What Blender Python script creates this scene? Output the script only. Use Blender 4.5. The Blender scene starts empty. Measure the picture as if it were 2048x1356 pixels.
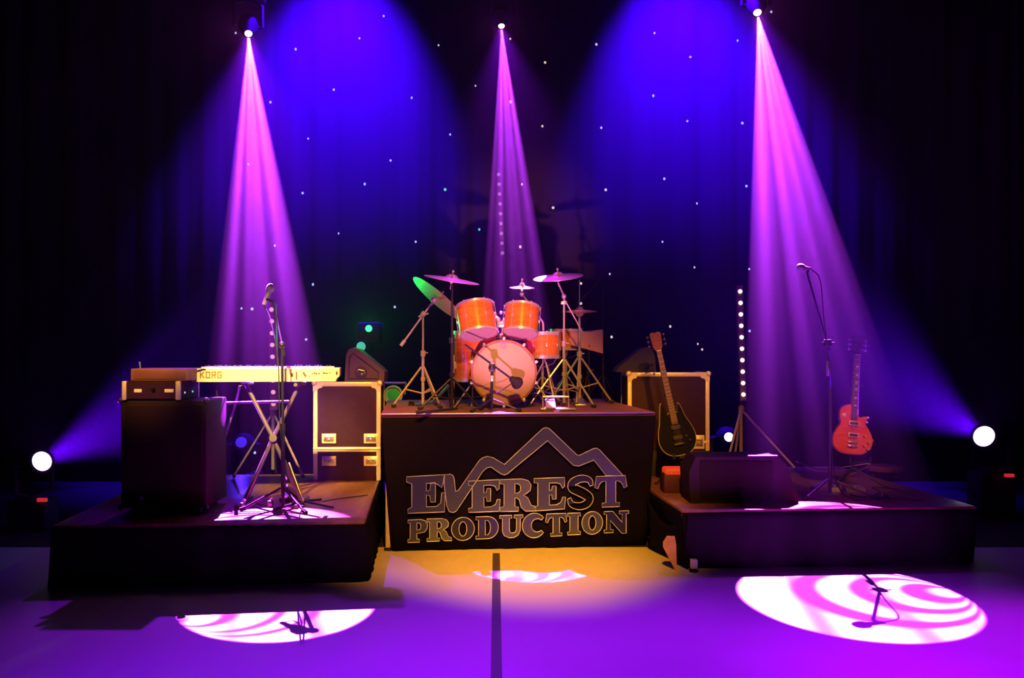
import bpy, bmesh, math, random
from mathutils import Vector, Matrix
from mathutils.geometry import tessellate_polygon
random.seed(7)
C = bpy.context.scene.collection
F, CX, CY, EYE = 1800.0, 992.0, 700.0, 1.61
PI = math.pi
V = Vector

def at(px, py, Y):
    return V(((px-CX)*Y/F, Y, EYE-(py-CY)*Y/F))

def onz(px, py, z):
    Y = F*(EYE-z)/(py-CY)
    return V(((px-CX)*Y/F, Y, z))

# ------------------------------------------------------------------ materials
MATS = {}
def mat(name, col, rough=0.5, metal=0.0, emit=None, strength=0.0, var=0.12, scale=30.0, bump=0.0, coat=0.0, spec=0.5, bscale=None):
    if name in MATS: return MATS[name]
    m = bpy.data.materials.new(name); m.use_nodes = True
    nt = m.node_tree; N = nt.nodes; L = nt.links
    b = N['Principled BSDF']
    b.inputs['Roughness'].default_value = rough
    b.inputs['Metallic'].default_value = metal
    b.inputs['Coat Weight'].default_value = coat
    b.inputs['Specular IOR Level'].default_value = spec
    if emit is not None:
        b.inputs['Base Color'].default_value = (*[c*.15 for c in col], 1)
        b.inputs['Emission Color'].default_value = (*emit, 1)
        b.inputs['Emission Strength'].default_value = strength
        m.cycles.emission_sampling = 'NONE'
    else:
        tc = N.new('ShaderNodeTexCoord')
        nz = N.new('ShaderNodeTexNoise'); nz.inputs['Scale'].default_value = scale; nz.inputs['Detail'].default_value = 4
        L.new(tc.outputs['Object'], nz.inputs['Vector'])
        mx = N.new('ShaderNodeMix'); mx.data_type = 'RGBA'
        mx.inputs[6].default_value = (*[c*(1-var) for c in col], 1)
        mx.inputs[7].default_value = (*[min(1, c*(1+var)) for c in col], 1)
        L.new(nz.outputs['Fac'], mx.inputs[0]); L.new(mx.outputs[2], b.inputs['Base Color'])
        if bump > 0:
            n2 = N.new('ShaderNodeTexNoise'); n2.inputs['Scale'].default_value = bscale or scale*4
            L.new(tc.outputs['Object'], n2.inputs['Vector'])
            bp = N.new('ShaderNodeBump'); bp.inputs['Strength'].default_value = bump; bp.inputs['Distance'].default_value = 0.004
            L.new(n2.outputs['Fac'], bp.inputs['Height']); L.new(bp.outputs['Normal'], b.inputs['Normal'])
    MATS[name] = m
    return m

def wood_mat(name, c1, c2, rough=0.25, scale=6.0, coat=0.6, axis='Z'):
    m = bpy.data.materials.new(name); m.use_nodes = True
    nt = m.node_tree; N = nt.nodes; L = nt.links; b = N['Principled BSDF']
    tc = N.new('ShaderNodeTexCoord'); mp = N.new('ShaderNodeMapping')
    mp.inputs['Scale'].default_value = (1, 1, 6) if axis == 'Z' else (6, 1, 1)
    w = N.new('ShaderNodeTexNoise'); w.inputs['Scale'].default_value = scale; w.inputs['Detail'].default_value = 6; w.inputs['Distortion'].default_value = 1.0
    r = N.new('ShaderNodeValToRGB'); r.color_ramp.elements[0].position = .3; r.color_ramp.elements[1].position = .7
    r.color_ramp.elements[0].color = (*c1, 1); r.color_ramp.elements[1].color = (*c2, 1)
    L.new(tc.outputs['Object'], mp.inputs['Vector']); L.new(mp.outputs[0], w.inputs['Vector'])
    L.new(w.outputs['Fac'], r.inputs['Fac']); L.new(r.outputs['Color'], b.inputs['Base Color'])
    b.inputs['Roughness'].default_value = rough; b.inputs['Coat Weight'].default_value = coat; b.inputs['Coat Roughness'].default_value = .15
    MATS[name] = m
    return m

BLK   = mat('matte_black', (.012, .012, .014), .7)
BLKM  = mat('black_metal', (.02, .02, .024), .4, .3)
BLKG  = mat('gloss_black', (.008, .008, .01), .15, coat=.5)
CLOTH = mat('black_cloth', (.006, .005, .005), .95, bump=.3, scale=8, bscale=180, spec=.02)
CARPET= mat('deck_carpet', (.20, .085, .095), .95, bump=.6, scale=12, bscale=220, var=.25, spec=.2)
DECK  = mat('black_deck', (.10, .07, .075), .6, scale=5, var=.3, bump=.15)
DECKW = wood_mat('deck_ply', (.13, .05, .035), (.24, .11, .06), .38, 3.0, .1, 'X')
CHROME= mat('chrome', (.72, .70, .74), .24, .6)
STEEL = mat('brushed_steel', (.6, .58, .56), .35, .9)
ALU   = mat('aluminium_edge', (.78, .74, .66), .42, .35)
LAMIN = mat('brown_laminate', (.026, .008, .016), .6, scale=14, var=.3, spec=.15)
LAMIND= mat('dark_laminate', (.020, .012, .010), .7, scale=14, var=.3, spec=.08)
BRASS = mat('cymbal_bronze', (.72, .50, .28), .42, .55, scale=60, var=.15)
AMBERW= wood_mat('amber_lacquer', (.44, .12, .010), (.62, .215, .022), .22, 5.0, .8)
HEADW = mat('drum_head', (.86, .80, .78), .55, scale=9, var=.04)
def make_translucent(m, fac):
    N = m.node_tree.nodes; L = m.node_tree.links; out = N['Material Output']; b = N['Principled BSDF']
    t = N.new('ShaderNodeBsdfTranslucent'); t.inputs['Color'].default_value = (.9, .86, .84, 1)
    mx = N.new('ShaderNodeMixShader'); mx.inputs[0].default_value = fac
    L.new(b.outputs[0], mx.inputs[1]); L.new(t.outputs[0], mx.inputs[2]); L.new(mx.outputs[0], out.inputs['Surface'])
make_translucent(HEADW, .5)
HEADB = mat('kick_head', (.47, .35, .26), .55, scale=9, var=.05)
CREAM = mat('cream_plastic', (.88, .80, .55), .4, var=.05)
INK   = mat('dark_ink', (.06, .04, .02), .6)
INKL  = mat('brown_ink', (.30, .20, .06), .6)
RUBB  = mat('rubber', (.012, .012, .012), .85)
GRILL = mat('grille_cloth', (.018, .011, .008), .9, bump=.6, bscale=300, spec=.05)
WEDGE = mat('wedge_paint', (.05, .03, .034), .7, bump=.5, bscale=200)
ORANGE= wood_mat('orange_flame_top', (.62, .085, .02), (.80, .16, .035), .22, 4.0, .7)
ROSE  = mat('rosewood', (.10, .045, .03), .5)
PEARL = mat('pearl', (.8, .75, .7), .25)
MAPLE = mat('maple_neck', (.45, .22, .10), .4)
REDW  = mat('red_headstock', (.12, .004, .012), .35)
REDA  = mat('red_tolex', (.05, .008, .006), .6, bump=.3)
PAPER = mat('paper', (.50, .28, .36), .8, var=.1)
BLUELIT = mat('blue_lit_metal', (.05, .09, .35), .35, .3)  # blue light falling on the folded stand, put into its base colour
WHITEP= mat('white_label', (.85, .82, .75), .6)
WOODL = wood_mat('raw_ply', (.36, .20, .05), (.48, .28, .08), .6, 4.0, 0)

def emis(name, col, s): return mat(name, col, .5, 0, col, s)
LENSP = emis('pink_lens', (1.0, .55, 1.0), 14)
LENSB = emis('blue_white_lens', (.90, .62, 1.0), 2.6)
LENSD = emis('dim_blue_lens', (.10, .03, 1.0), .6)
LEDW  = emis('warm_white_led', (1.0, .72, .66), 1.6)
LEDP  = emis('dim_pink_led', (1.0, .42, .62), .8)
LEDV  = emis('faint_violet_led', (.55, .25, .55), .45)
REDD  = emis('red_display', (1.0, .03, .06), .55)
GRNL  = emis('green_lens', (.02, 1.0, .12), 5)
STARW = emis('star_cool', (.55, .70, .85), .8)
STARH = emis('star_warm', (.95, .75, .55), .8)
STARG = emis('star_green', (.12, .9, .4), .8)
STARO = emis('star_orange', (1.0, .42, .28), 1.0)
PILOT = emis('pilot_led', (.75, .9, .8), .6)
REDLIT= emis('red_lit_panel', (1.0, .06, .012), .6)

# ------------------------------------------------------------------ geometry
ORG = {}
def basis(d):
    d = V(d).normalized()
    a = V((0, 0, 1)) if abs(d.z) < .9 else V((1, 0, 0))
    u = d.cross(a).normalized(); w = d.cross(u).normalized()
    return u, w, d

class MB:
    def __init__(s): s.bm = bmesh.new(); s.mi = 0
    def face(s, vs):
        try:
            f = s.bm.faces.new(vs); f.material_index = s.mi; return f
        except ValueError: return None
    def hexa(s, p):       # p: 8 points, bottom 4 ccw then top 4
        v = [s.bm.verts.new(q) for q in p]
        for q in ((3,2,1,0), (4,5,6,7), (0,1,5,4), (1,2,6,5), (2,3,7,6), (3,0,4,7)): s.face([v[i] for i in q])
        return s
    def box(s, lo, hi, bev=0):
        x0, y0, z0 = lo; x1, y1, z1 = hi
        return s.obox(V(((x0+x1)/2, (y0+y1)/2, (z0+z1)/2)), V((1,0,0)), V((0,1,0)), V((0,0,1)), (x1-x0, y1-y0, z1-z0), bev)
    def obox(s, c, u, v, w, size, bev=0):
        t = bmesh.new(); bmesh.ops.create_cube(t, size=1)
        for x in t.verts: x.co = V((x.co.x*size[0], x.co.y*size[1], x.co.z*size[2]))
        if bev > 0: bmesh.ops.bevel(t, geom=t.edges[:], offset=min(bev, min(size)*.45), segments=2, affect='EDGES', profile=.5)
        m = Matrix((u, v, w)).transposed()
        for x in t.verts: x.co = V(c) + m @ x.co
        s.merge(t); return s
    def merge(s, t):
        mp = {}
        for x in t.verts: mp[x] = s.bm.verts.new(x.co)
        for f in t.faces: s.face([mp[x] for x in f.verts])
        t.free()
    def lathe(s, base, axis, prof, seg=24, capA=True, capB=True, sx=1.0):
        u, w, d = basis(axis); rings = []
        for h, r in prof:
            c = V(base) + d*h
            if r < 1e-6: rings.append([s.bm.verts.new(c)])
            else: rings.append([s.bm.verts.new(c + u*(math.cos(2*PI*i/seg)*r*sx) + w*(math.sin(2*PI*i/seg)*r)) for i in range(seg)])
        for a, b in zip(rings, rings[1:]):
            if len(a) == 1 and len(b) == 1: continue
            for i in range(seg):
                j = (i+1) % seg
                if len(a) == 1: s.face([a[0], b[j], b[i]])
                elif len(b) == 1: s.face([a[i], a[j], b[0]])
                else: s.face([a[i], a[j], b[j], b[i]])
        if capA and len(rings[0]) > 1: s.face(rings[0][::-1])
        if capB and len(rings[-1]) > 1: s.face(rings[-1])
        return s
    def rod(s, p, q, r, r2=None, seg=10):
        p, q = V(p), V(q); return s.lathe(p, q-p, [(0, r), ((q-p).length, r if r2 is None else r2)], seg)
    def tube(s, pts, r, seg=8, closed=False):
        pts = [V(p) for p in pts]; n = len(pts); rings = []; pu = None
        for i, p in enumerate(pts):
            a = pts[(i-1) % n] if (closed or i > 0) else p
            b = pts[(i+1) % n] if (closed or i < n-1) else p
            d = (b-a).normalized()
            if pu is None: u, w, _ = basis(d)
            else:
                u = (pu - d*pu.dot(d)).normalized(); w = d.cross(u)
            pu = u
            rings.append([s.bm.verts.new(p + u*math.cos(2*PI*k/seg)*r + w*math.sin(2*PI*k/seg)*r) for k in range(seg)])
        m = n if closed else n-1
        for i in range(m):
            a, b = rings[i], rings[(i+1) % n]
            for k in range(seg):
                j = (k+1) % seg; s.face([a[k], a[j], b[j], b[k]])
        if not closed: s.face(rings[0][::-1]); s.face(rings[-1])
        return s
    def ball(s, c, r, seg=14, sc=(1,1,1)):
        t = bmesh.new(); bmesh.ops.create_uvsphere(t, u_segments=seg, v_segments=max(6, seg//2), radius=r)
        for x in t.verts: x.co = V(c) + V((x.co.x*sc[0], x.co.y*sc[1], x.co.z*sc[2]))
        s.merge(t); return s
    def prism(s, loops, o, u, v, depth, bev=0.0):
        """loops: outer 2D loop then holes; front face at o, extruded along u x v by -depth (away from the front)."""
        o, u, v = V(o), V(u), V(v); n = u.cross(v).normalized()
        allp = [p for l in loops for p in l]
        tris = tessellate_polygon([[V((p[0], p[1], 0)) for p in l] for l in loops])
        fr = [s.bm.verts.new(o+u*p[0]+v*p[1]) for p in allp]
        bk = [s.bm.verts.new(o+u*p[0]+v*p[1]-n*depth) for p in allp]
        for t in tris:
            a, b, c = [V((*allp[i], 0)) for i in t]
            if (b-a).cross(c-a).z < 0: t = t[::-1]
            s.face([fr[i] for i in t]); s.face([bk[i] for i in t[::-1]])
        k = 0
        for l in loops:
            m = len(l)
            for i in range(m):
                j = (i+1) % m; s.face([fr[k+i], bk[k+i], bk[k+j], fr[k+j]])
            k += m
        return s
    def build(s, name, material, parent=None, smooth=35, loc=None, recalc=True):
        if recalc: bmesh.ops.recalc_face_normals(s.bm, faces=s.bm.faces[:])
        if parent is not None: org = ORG[parent]
        elif loc is not None: org = V(loc)
        else:
            xs = [x.co for x in s.bm.verts]
            org = V(((min(c.x for c in xs)+max(c.x for c in xs))/2, (min(c.y for c in xs)+max(c.y for c in xs))/2, min(c.z for c in xs)))
        for x in s.bm.verts: x.co -= org
        me = bpy.data.meshes.new(name); s.bm.to_mesh(me); s.bm.free()
        ms = material if isinstance(material, (list, tuple)) else [material]
        for m in ms: me.materials.append(m)
        if smooth:
            me.polygons.foreach_set('use_smooth', [True]*len(me.polygons))
            me.set_sharp_from_angle(angle=math.radians(smooth))
        ob = bpy.data.objects.new(name, me); C.objects.link(ob)
        if parent is not None: ob.parent = parent
        else: ob.location = org
        ORG[ob] = org
        return ob

def tag(o, label=None, cat=None, group=None, kind=None):
    if label: o['label'] = label
    if cat: o['category'] = cat
    if group: o['group'] = group
    if kind: o['kind'] = kind
    return o
def thing(name, label, cat, loc, group=None):
    o = bpy.data.objects.new(name, None); C.objects.link(o); o.location = V(loc); o.empty_display_size = .1
    ORG[o] = V(loc)
    return tag(o, label, cat, group)

def smoothpath(pts, n=8):
    """Catmull-Rom through the points"""
    P = [V(p) for p in pts]; out = []
    for i in range(len(P)-1):
        p0 = P[i-1] if i else P[i]*2-P[i+1]; p1, p2 = P[i], P[i+1]; p3 = P[i+2] if i+2 < len(P) else P[i+1]*2-P[i]
        for k in range(n):
            t = k/n
            out.append(.5*((2*p1)+(p2-p0)*t+(2*p0-5*p1+4*p2-p3)*t*t+(3*p1-p0-3*p2+p3)*t**3))
    out.append(P[-1]); return out
def closedpath(pts, n=6):
    P = [V((p[0], p[1], 0)) for p in pts]; m = len(P); out = []
    for i in range(m):
        p0, p1, p2, p3 = P[i-1], P[i], P[(i+1) % m], P[(i+2) % m]
        for k in range(n):
            t = k/n
            q = .5*((2*p1)+(p2-p0)*t+(2*p0-5*p1+4*p2-p3)*t*t+(3*p1-p0-3*p2+p3)*t**3)
            out.append((q.x, q.y))
    return out
X_, Y_, Z_ = V((1,0,0)), V((0,1,0)), V((0,0,1))

# ------------------------------------------------------------------ camera and view
cam = bpy.data.cameras.new('camera'); co = bpy.data.objects.new('camera', cam); C.objects.link(co)
co.location = (0, 0, EYE); co.rotation_euler = (PI/2, 0, 0)
cam.sensor_width = 36; cam.lens = F/2048*36; cam.shift_x = 32/2048; cam.shift_y = 22/2048
cam.clip_start = .05; cam.clip_end = 100
S = bpy.context.scene; S.camera = co
S.view_settings.view_transform = 'Standard'; S.view_settings.look = 'None'; S.view_settings.gamma = 1
S.view_settings.exposure = 0; S.view_settings.use_curve_mapping = False
S.cycles.use_denoising = True
S.cycles.max_bounces = 5; S.cycles.diffuse_bounces = 2; S.cycles.glossy_bounces = 3; S.cycles.volume_bounces = 0
S.cycles.sample_clamp_indirect = 4
# theatrical haze over the stage
W = bpy.data.worlds.new('world'); S.world = W; W.use_nodes = True
wn = W.node_tree.nodes; wl = W.node_tree.links
wn['Background'].inputs['Color'].default_value = (0, 0, 0, 1); wn['Background'].inputs['Strength'].default_value = 0
vs_ = wn.new('ShaderNodeVolumeScatter'); vs_.inputs['Anisotropy'].default_value = .55
HAZE = .017
# density is shaped: thinned toward the audience and the floor so the beams fade
geo = wn.new('ShaderNodeNewGeometry'); sx_ = wn.new('ShaderNodeSeparateXYZ'); wl.new(geo.outputs['Position'], sx_.inputs[0])
def rng(sock, a, b, c, d):
    n = wn.new('ShaderNodeMapRange'); n.interpolation_type = 'SMOOTHSTEP'; wl.new(sock, n.inputs[0])
    for k, x in enumerate((a, b, c, d)): n.inputs[k+1].default_value = x
    return n.outputs[0]
m1 = wn.new('ShaderNodeMath'); m1.operation = 'MULTIPLY'
wl.new(rng(sx_.outputs['Y'], 5.2, 7.4, 0, 1), m1.inputs[0]); wl.new(rng(sx_.outputs['Z'], .2, 5.4, .13, 1), m1.inputs[1])
m2 = wn.new('ShaderNodeMath'); m2.operation = 'MULTIPLY'; m2.inputs[1].default_value = HAZE; wl.new(m1.outputs[0], m2.inputs[0])
wl.new(m2.outputs[0], vs_.inputs['Density'])
W.cycles.volume_step_size = 3.0; S.cycles.volume_max_steps = 8
wl.new(vs_.outputs[0], wn['World Output'].inputs['Volume'])

# ------------------------------------------------------------------ lights
def spot(name, loc, target, col, power, half, blend=.3, radius=.05, parent=None):
    l = bpy.data.lights.new(name, 'SPOT'); l.energy = power; l.color = col
    l.spot_size = math.radians(half*2); l.spot_blend = blend; l.shadow_soft_size = radius
    o = bpy.data.objects.new(name, l); C.objects.link(o)
    d = (V(target)-V(loc)).normalized()
    o.rotation_euler = d.to_track_quat('-Z', 'Y').to_euler()
    if parent is not None: o.parent = parent; o.location = V(loc)-ORG[parent]
    else: o.location = V(loc)
    return o

def gobo(lo, half, ang, bands, floor_=.03, soft=.03, phase=.6):
    """crescent gobo: nested circles that touch at one point of the rim"""
    l = lo.data; l.use_nodes = True; nt = l.node_tree; N = nt.nodes; L = nt.links
    em = next(n for n in N if n.type == 'EMISSION')
    tc = N.new('ShaderNodeTexCoord'); sp = N.new('ShaderNodeSeparateXYZ'); L.new(tc.outputs['Normal'], sp.inputs[0])
    def M(op, a, b=None, c=None):
        n = N.new('ShaderNodeMath'); n.operation = op
        for i, x in enumerate((a, b, c)):
            if x is None: continue
            if isinstance(x, (int, float)): n.inputs[i].default_value = x
            else: L.new(x, n.inputs[i])
        return n.outputs[0]
    # streaks across the beam are added sine stripes on top of the crescents
    k = 1/math.tan(math.radians(half))
    az = M('ABSOLUTE', sp.outputs['Z'])
    u = M('MULTIPLY', M('DIVIDE', sp.outputs['X'], az), k); v = M('MULTIPLY', M('DIVIDE', sp.outputs['Y'], az), k)
    tx, ty = math.cos(ang), math.sin(ang)
    du = M('SUBTRACT', u, tx*1.02); dv = M('SUBTRACT', v, ty*1.02)
    num = M('ADD', M('MULTIPLY', du, du), M('MULTIPLY', dv, dv))
    den = M('MULTIPLY', M('ADD', M('MULTIPLY', du, tx), M('MULTIPLY', dv, ty)), -2.0)
    r = M('DIVIDE', num, M('MAXIMUM', den, .001))
    tot = None
    for a, b in bands:
        mr = N.new('ShaderNodeMapRange'); mr.interpolation_type = 'SMOOTHSTEP'
        L.new(r, mr.inputs[0]); mr.inputs[1].default_value = a-soft; mr.inputs[2].default_value = a+soft
        mr2 = N.new('ShaderNodeMapRange'); mr2.interpolation_type = 'SMOOTHSTEP'
        L.new(r, mr2.inputs[0]); mr2.inputs[1].default_value = b-soft; mr2.inputs[2].default_value = b+soft; mr2.inputs[3].default_value = 1; mr2.inputs[4].default_value = 0
        x = M('MULTIPLY', mr.outputs[0], mr2.outputs[0])
        tot = x if tot is None else M('ADD', tot, x)
    st = M('ADD', M('SINE', M('MULTIPLY_ADD', u, 10.0, phase)), M('MULTIPLY', M('SINE', M('MULTIPLY_ADD', u, 17.0, phase*2.3)), .7))
    st = M('MULTIPLY_ADD', st, .38, .82)
    tot = M('MULTIPLY', tot, M('MAXIMUM', st, .2))
    L.new(M('ADD', M('MULTIPLY', tot, 1-floor_), floor_), em.inputs['Strength'])

# ================================================================== SETTING
def floor_material():
    m = bpy.data.materials.new('vinyl_floor'); m.use_nodes = True
    nt = m.node_tree; N = nt.nodes; L = nt.links; b = N['Principled BSDF']
    tc = N.new('ShaderNodeTexCoord'); n1 = N.new('ShaderNodeTexNoise'); n1.inputs['Scale'].default_value = 1.2; n1.inputs['Detail'].default_value = 8
    r = N.new('ShaderNodeValToRGB'); r.color_ramp.elements[0].color = (.43, .42, .42, 1); r.color_ramp.elements[1].color = (.56, .55, .54, 1)
    L.new(tc.outputs['Object'], n1.inputs['Vector']); L.new(n1.outputs['Fac'], r.inputs['Fac']); L.new(r.outputs['Color'], b.inputs['Base Color'])
    r2 = N.new('ShaderNodeMapRange'); r2.inputs[3].default_value = .42; r2.inputs[4].default_value = .6
    L.new(n1.outputs['Fac'], r2.inputs[0]); L.new(r2.outputs[0], b.inputs['Roughness'])
    b.inputs['Specular IOR Level'].default_value = .35
    return m
XL, XR, YB, ZC = -9.0, 9.0, 11.3, 8.2
WALLM = mat('black_drape_wall', (.006, .006, .007), .95, bump=.3, spec=.05)
fl = MB().box((XL-.1, .4, -.1), (XR+.1, YB+.1, 0)).build('floor', floor_material(), smooth=0); tag(fl, kind='structure')
for nm, lo, hi in (('wall_left', (XL-.1, .4, 0), (XL, YB, ZC)), ('wall_right', (XR, .4, 0), (XR+.1, YB, ZC)), ('wall_back', (XL-.1, YB, 0), (XR+.1, YB+.1, ZC))):
    tag(MB().box(lo, hi).build(nm, WALLM, smooth=0), kind='structure')
tag(MB().box((XL-.1, .4, ZC), (XR+.1, YB+.1, ZC+.1)).build('ceiling', WALLM, smooth=0), kind='structure')
fm = MB().box((XL, 7.35, .0005), (XR, YB-.02, .004)).build('floor_mat', mat('black_floor_mat', (.022, .02, .022), .7, scale=3, spec=.1), smooth=0)
tag(fm, 'black floor covering laid upstage behind and beside the platforms', 'floor covering')
tp = MB().box((-.026, .5, .0005), (.030, 7.12, .003)).build('floor_tape', mat('dark_tape', (.05, .04, .07), .5), smooth=0)
tag(tp, 'dark tape strip along the floor seam in front of the drum riser', 'tape')

# star cloth -------------------------------------------------------
cv = MB(); nx, nz = 420, 2; YC = 11.0; x0, x1 = -6.4, 6.4
grid = []
cy_ = lambda x: YC + .016*math.sin(x*15+1.3*math.sin(x*3.1)) + .004*math.sin(x*41)
for i in range(nx+1):
    x = x0+(x1-x0)*i/nx
    y = cy_(x)
    grid.append([cv.bm.verts.new((x, y, z)) for z in (.02, 3.5, 7.0)])
for a, b in zip(grid, grid[1:]):
    for k in range(2): cv.face([a[k], b[k], b[k+1], a[k+1]])
curtain = cv.build('star_curtain', mat('curtain_velvet', (.022, .020, .024), .95, bump=.2, spec=.05), loc=(0, YC, 0))
md = curtain.modifiers.new('thickness', 'SOLIDIFY'); md.thickness = .006
tag(curtain, 'black star cloth curtain with tiny lights hung across the back of the stage', 'curtain')
stars = [(767,33),(718,76),(591,99),(877,90),(667,179),(824,196),(951,171),(540,204),(616,277),(901,269),(498,329),(781,321),(605,386),(730,368),(678,467),(832,484),(550,491),(627,569),(789,614),(612,679),(505,618),(484,617),(510,905),(472,66),
 (1309,67),(1380,115),(1475,81),(1307,192),(1374,243),(1485,246),(1328,358),(1393,407),(1493,372),(1324,484),(1388,535),(1499,538),(1500,662),(1541,25)]
warm = [(1090,126),(1192,90),(1085,253),(1202,256),(1211,380),(1106,416),(1219,548),(1162,567),(1162,607),(1223,674),(1340,653),(1405,699),(1040,494),(1021,78),(1043,369),(1003,517),(1395,688)]
green = [(890,379),(959,459),(730,372)]
for lst, mm, r in ((stars, STARW, .0175), (warm, STARH, .0175), (green[:2], STARG, .020), ([(1022,204)], STARO, .021)):
    for px, py in lst:
        p = at(px, py, YC); p.y = cy_(p.x)-.004
        MB().ball(p, r*random.uniform(.85, 1.15), 10, (1, .35, 1)).build('star_light', mm, curtain)

# ================================================================== RISERS
def frame(A, B):
    A, B = V((*A, 0)), V((*B, 0)); u = (B-A).normalized(); v = V((-u.y, u.x, 0)); return A, u, v, (B-A).length

def riser(name, label, A, B, depth, h, top, inset=0.0, flare=0.0, legs=(), slab=.05, folds=.006, drop=.01):
    A, u, v, w = frame(A, B)
    root = thing(name, label, 'stage platform', A+u*(w/2)+v*(depth/2))
    c = A+u*(w/2)+v*(depth/2)
    MB().obox(c+Z_*(h-slab/2), u, v, Z_, (w, depth, slab), .006).build('deck', top, root, smooth=30)
    # skirt: cloth on all four sides
    sk = MB(); loop = []; N = 60
    for (p, d, ln) in ((A, u, w), (A+u*w, v, depth), (A+u*w+v*depth, -u, w), (A+v*depth, -v, depth)):
        n = max(12, int(ln*36))
        for i in range(n): loop.append((p+d*(ln*i/n), V((d.y, -d.x, 0))))
    rows = [(h-slab*.4, 0.006), (h-slab-.03, .010), (h*.6, .012), (h*.25, .014), (drop, .016)]
    rings = []
    for z, off in rows:
        t = 1-(z/h); ring = []
        for i, (p, n) in enumerate(loop):
            f = folds*t*(math.sin(i*.9)+.6*math.sin(i*.37+1))
            du = (p-c).dot(u); s = 1-inset*t*2/w + flare*t*2/w
            q = c+u*(du*s)+v*((p-c).dot(v)) + n*(off+f+flare*t*.5)
            ring.append(sk.bm.verts.new(q+Z_*z))
        rings.append(ring)
    m = len(loop)
    for a, b in zip(rings, rings[1:]):
        for i in range(m): sk.face([a[i], a[(i+1) % m], b[(i+1) % m], b[i]])
    o = sk.build('skirt', CLOTH, root, smooth=60)
    sm = o.modifiers.new('thickness', 'SOLIDIFY'); sm.thickness = .003
    for lx, ly, z1 in legs:
        p = A+u*lx+v*ly
        lg = MB(); lg.obox(p+Z_*(z1/2+.012), u, v, Z_, (.045, .045, z1-.024), .004)
        lo = lg.build('leg', ALU, root, smooth=30)
        MB().lathe(p, Z_, [(0, .035), (.012, .035), (.014, .028)], 16).build('foot', RUBB, lo)
    return root, A, u, v

PL, PR, RZ = .42, .43, 1.10
riser('stage_platform', 'low black skirted platform under the keyboard rig and microphone stand', (-3.01, 6.10), (-.914, 6.26), 2.45, PL, DECKW, flare=.015)
riser('stage_platform', 'low black skirted platform under the orange guitar and dark monitor', (1.37, 6.633), (3.63, 6.79), 2.35, PR, DECKW, inset=.04, legs=((.06, -.10, .09),))
DR, RA, RU, RV = riser('drum_riser', 'tall black draped riser carrying the drum kit in the middle', (-.92, 7.2), (1.31, 7.41), 2.0, RZ, CARPET, inset=.09, legs=((.058, .035, 1.04),), slab=.07)
# bright metal nosing on the riser's front edge
MB().obox(RA+RU*1.115-RV*.012+Z_*(RZ-.004), RU, RV, Z_, (2.23, .02, .012), .003).build('edge_nosing', STEEL, DR)
# loose cloth between the riser and the right platform
cl = MB(); pts = []
A0 = RA+RU*2.16-RV*.05; A1 = V((1.41, 6.60, 0))
n = 14; rr = []
for k in range(7):
    z = .40-(k/6)*.40
    row = []
    for i in range(n+1):
        t = i/n; p = A0.lerp(A1, t)
        sag = .0 if k == 0 else .05*math.sin(t*PI*3+k*.5)*k/6
        row.append(cl.bm.verts.new((p.x+sag*.4, p.y-sag-.02*k/6, max(.004, z*(1-.35*math.sin(t*PI))))))
    rr.append(row)
for a, b in zip(rr, rr[1:]):
    for i in range(n): cl.face([a[i], a[i+1], b[i+1], b[i]])
dc = cl.build('drape_cloth', CLOTH, smooth=60); dm = dc.modifiers.new('thickness', 'SOLIDIFY'); dm.thickness = .004
tag(dc, 'loose black cloth hanging low between the drum riser and the right platform', 'cloth')
wp = MB(); q = at(1312, 1106, 6.90); 
wp.prism([[(0, .165), (.0, .20), (.028, .245), (.085, .245), (.095, .19), (.10, .005), (.085, .002)]], V((1.225, 6.60, 0)), V((1, -.12, 0)).normalized(), Z_, .018)
wp.lathe(V((1.262, 6.592, .215)), -Y_, [(0, .008), (.006, .008)], 10)
tag(wp.build('ply_panel', WOODL, smooth=20), 'small bare plywood panel leaning beside the right platform corner', 'panel')

# ================================================================== LOGO SIGN on the riser front
O_ = RA+RU*1.115-RV*.045
def lp(cx, cy):
    """crop coordinates to the riser's front plane, in metres along RU / up"""
    px, py = 740+cx/3.413, 780+cy/3.413
    d = V(((px-CX)/F, 1, -(py-CY)/F)); o = V((0, 0, EYE))
    t = (O_-o).dot(RV)/d.dot(RV); p = o+d*t
    return ((p-O_).dot(RU), p.z)
def ellipse(cx, cy, rx, ry, n=28, a0=0, a1=2*PI):
    full = abs(a1-a0) >= 2*PI-1e-6
    return [(cx+rx*math.cos(a0+(a1-a0)*i/(n if full else n-1)), cy+ry*math.sin(a0+(a1-a0)*i/(n if full else n-1))) for i in range(n)]
def stroke(path, widths):
    L, R = [], []
    for i, p in enumerate(path):
        a = path[max(0, i-1)]; b = path[min(len(path)-1, i+1)]
        dx, dy = b[0]-a[0], b[1]-a[1]; l = math.hypot(dx, dy) or 1
        w = widths[i]/2; L.append((p[0]-dy/l*w, p[1]+dx/l*w)); R.append((p[0]+dy/l*w, p[1]-dx/l*w))
    return L+R[::-1]
def arcpath(c, r, a0, a1, n): return [(c[0]+r[0]*math.cos(a0+(a1-a0)*i/(n-1)), c[1]+r[1]*math.sin(a0+(a1-a0)*i/(n-1))) for i in range(n)]
GL = {}
GL['E'] = [[(0,1),(1,1),(1,.72),(.93,.66),(.86,.80),(.72,.84),(.5,.84),(.5,.60),(.58,.62),(.60,.74),(.72,.74),(.72,.33),(.60,.33),(.58,.46),(.5,.47),(.5,.15),(.74,.15),(.88,.22),(.94,.38),(1.03,.38),(1.0,0),(0,0),(0,.13),(.12,.15),(.12,.85),(0,.87)]]
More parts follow.
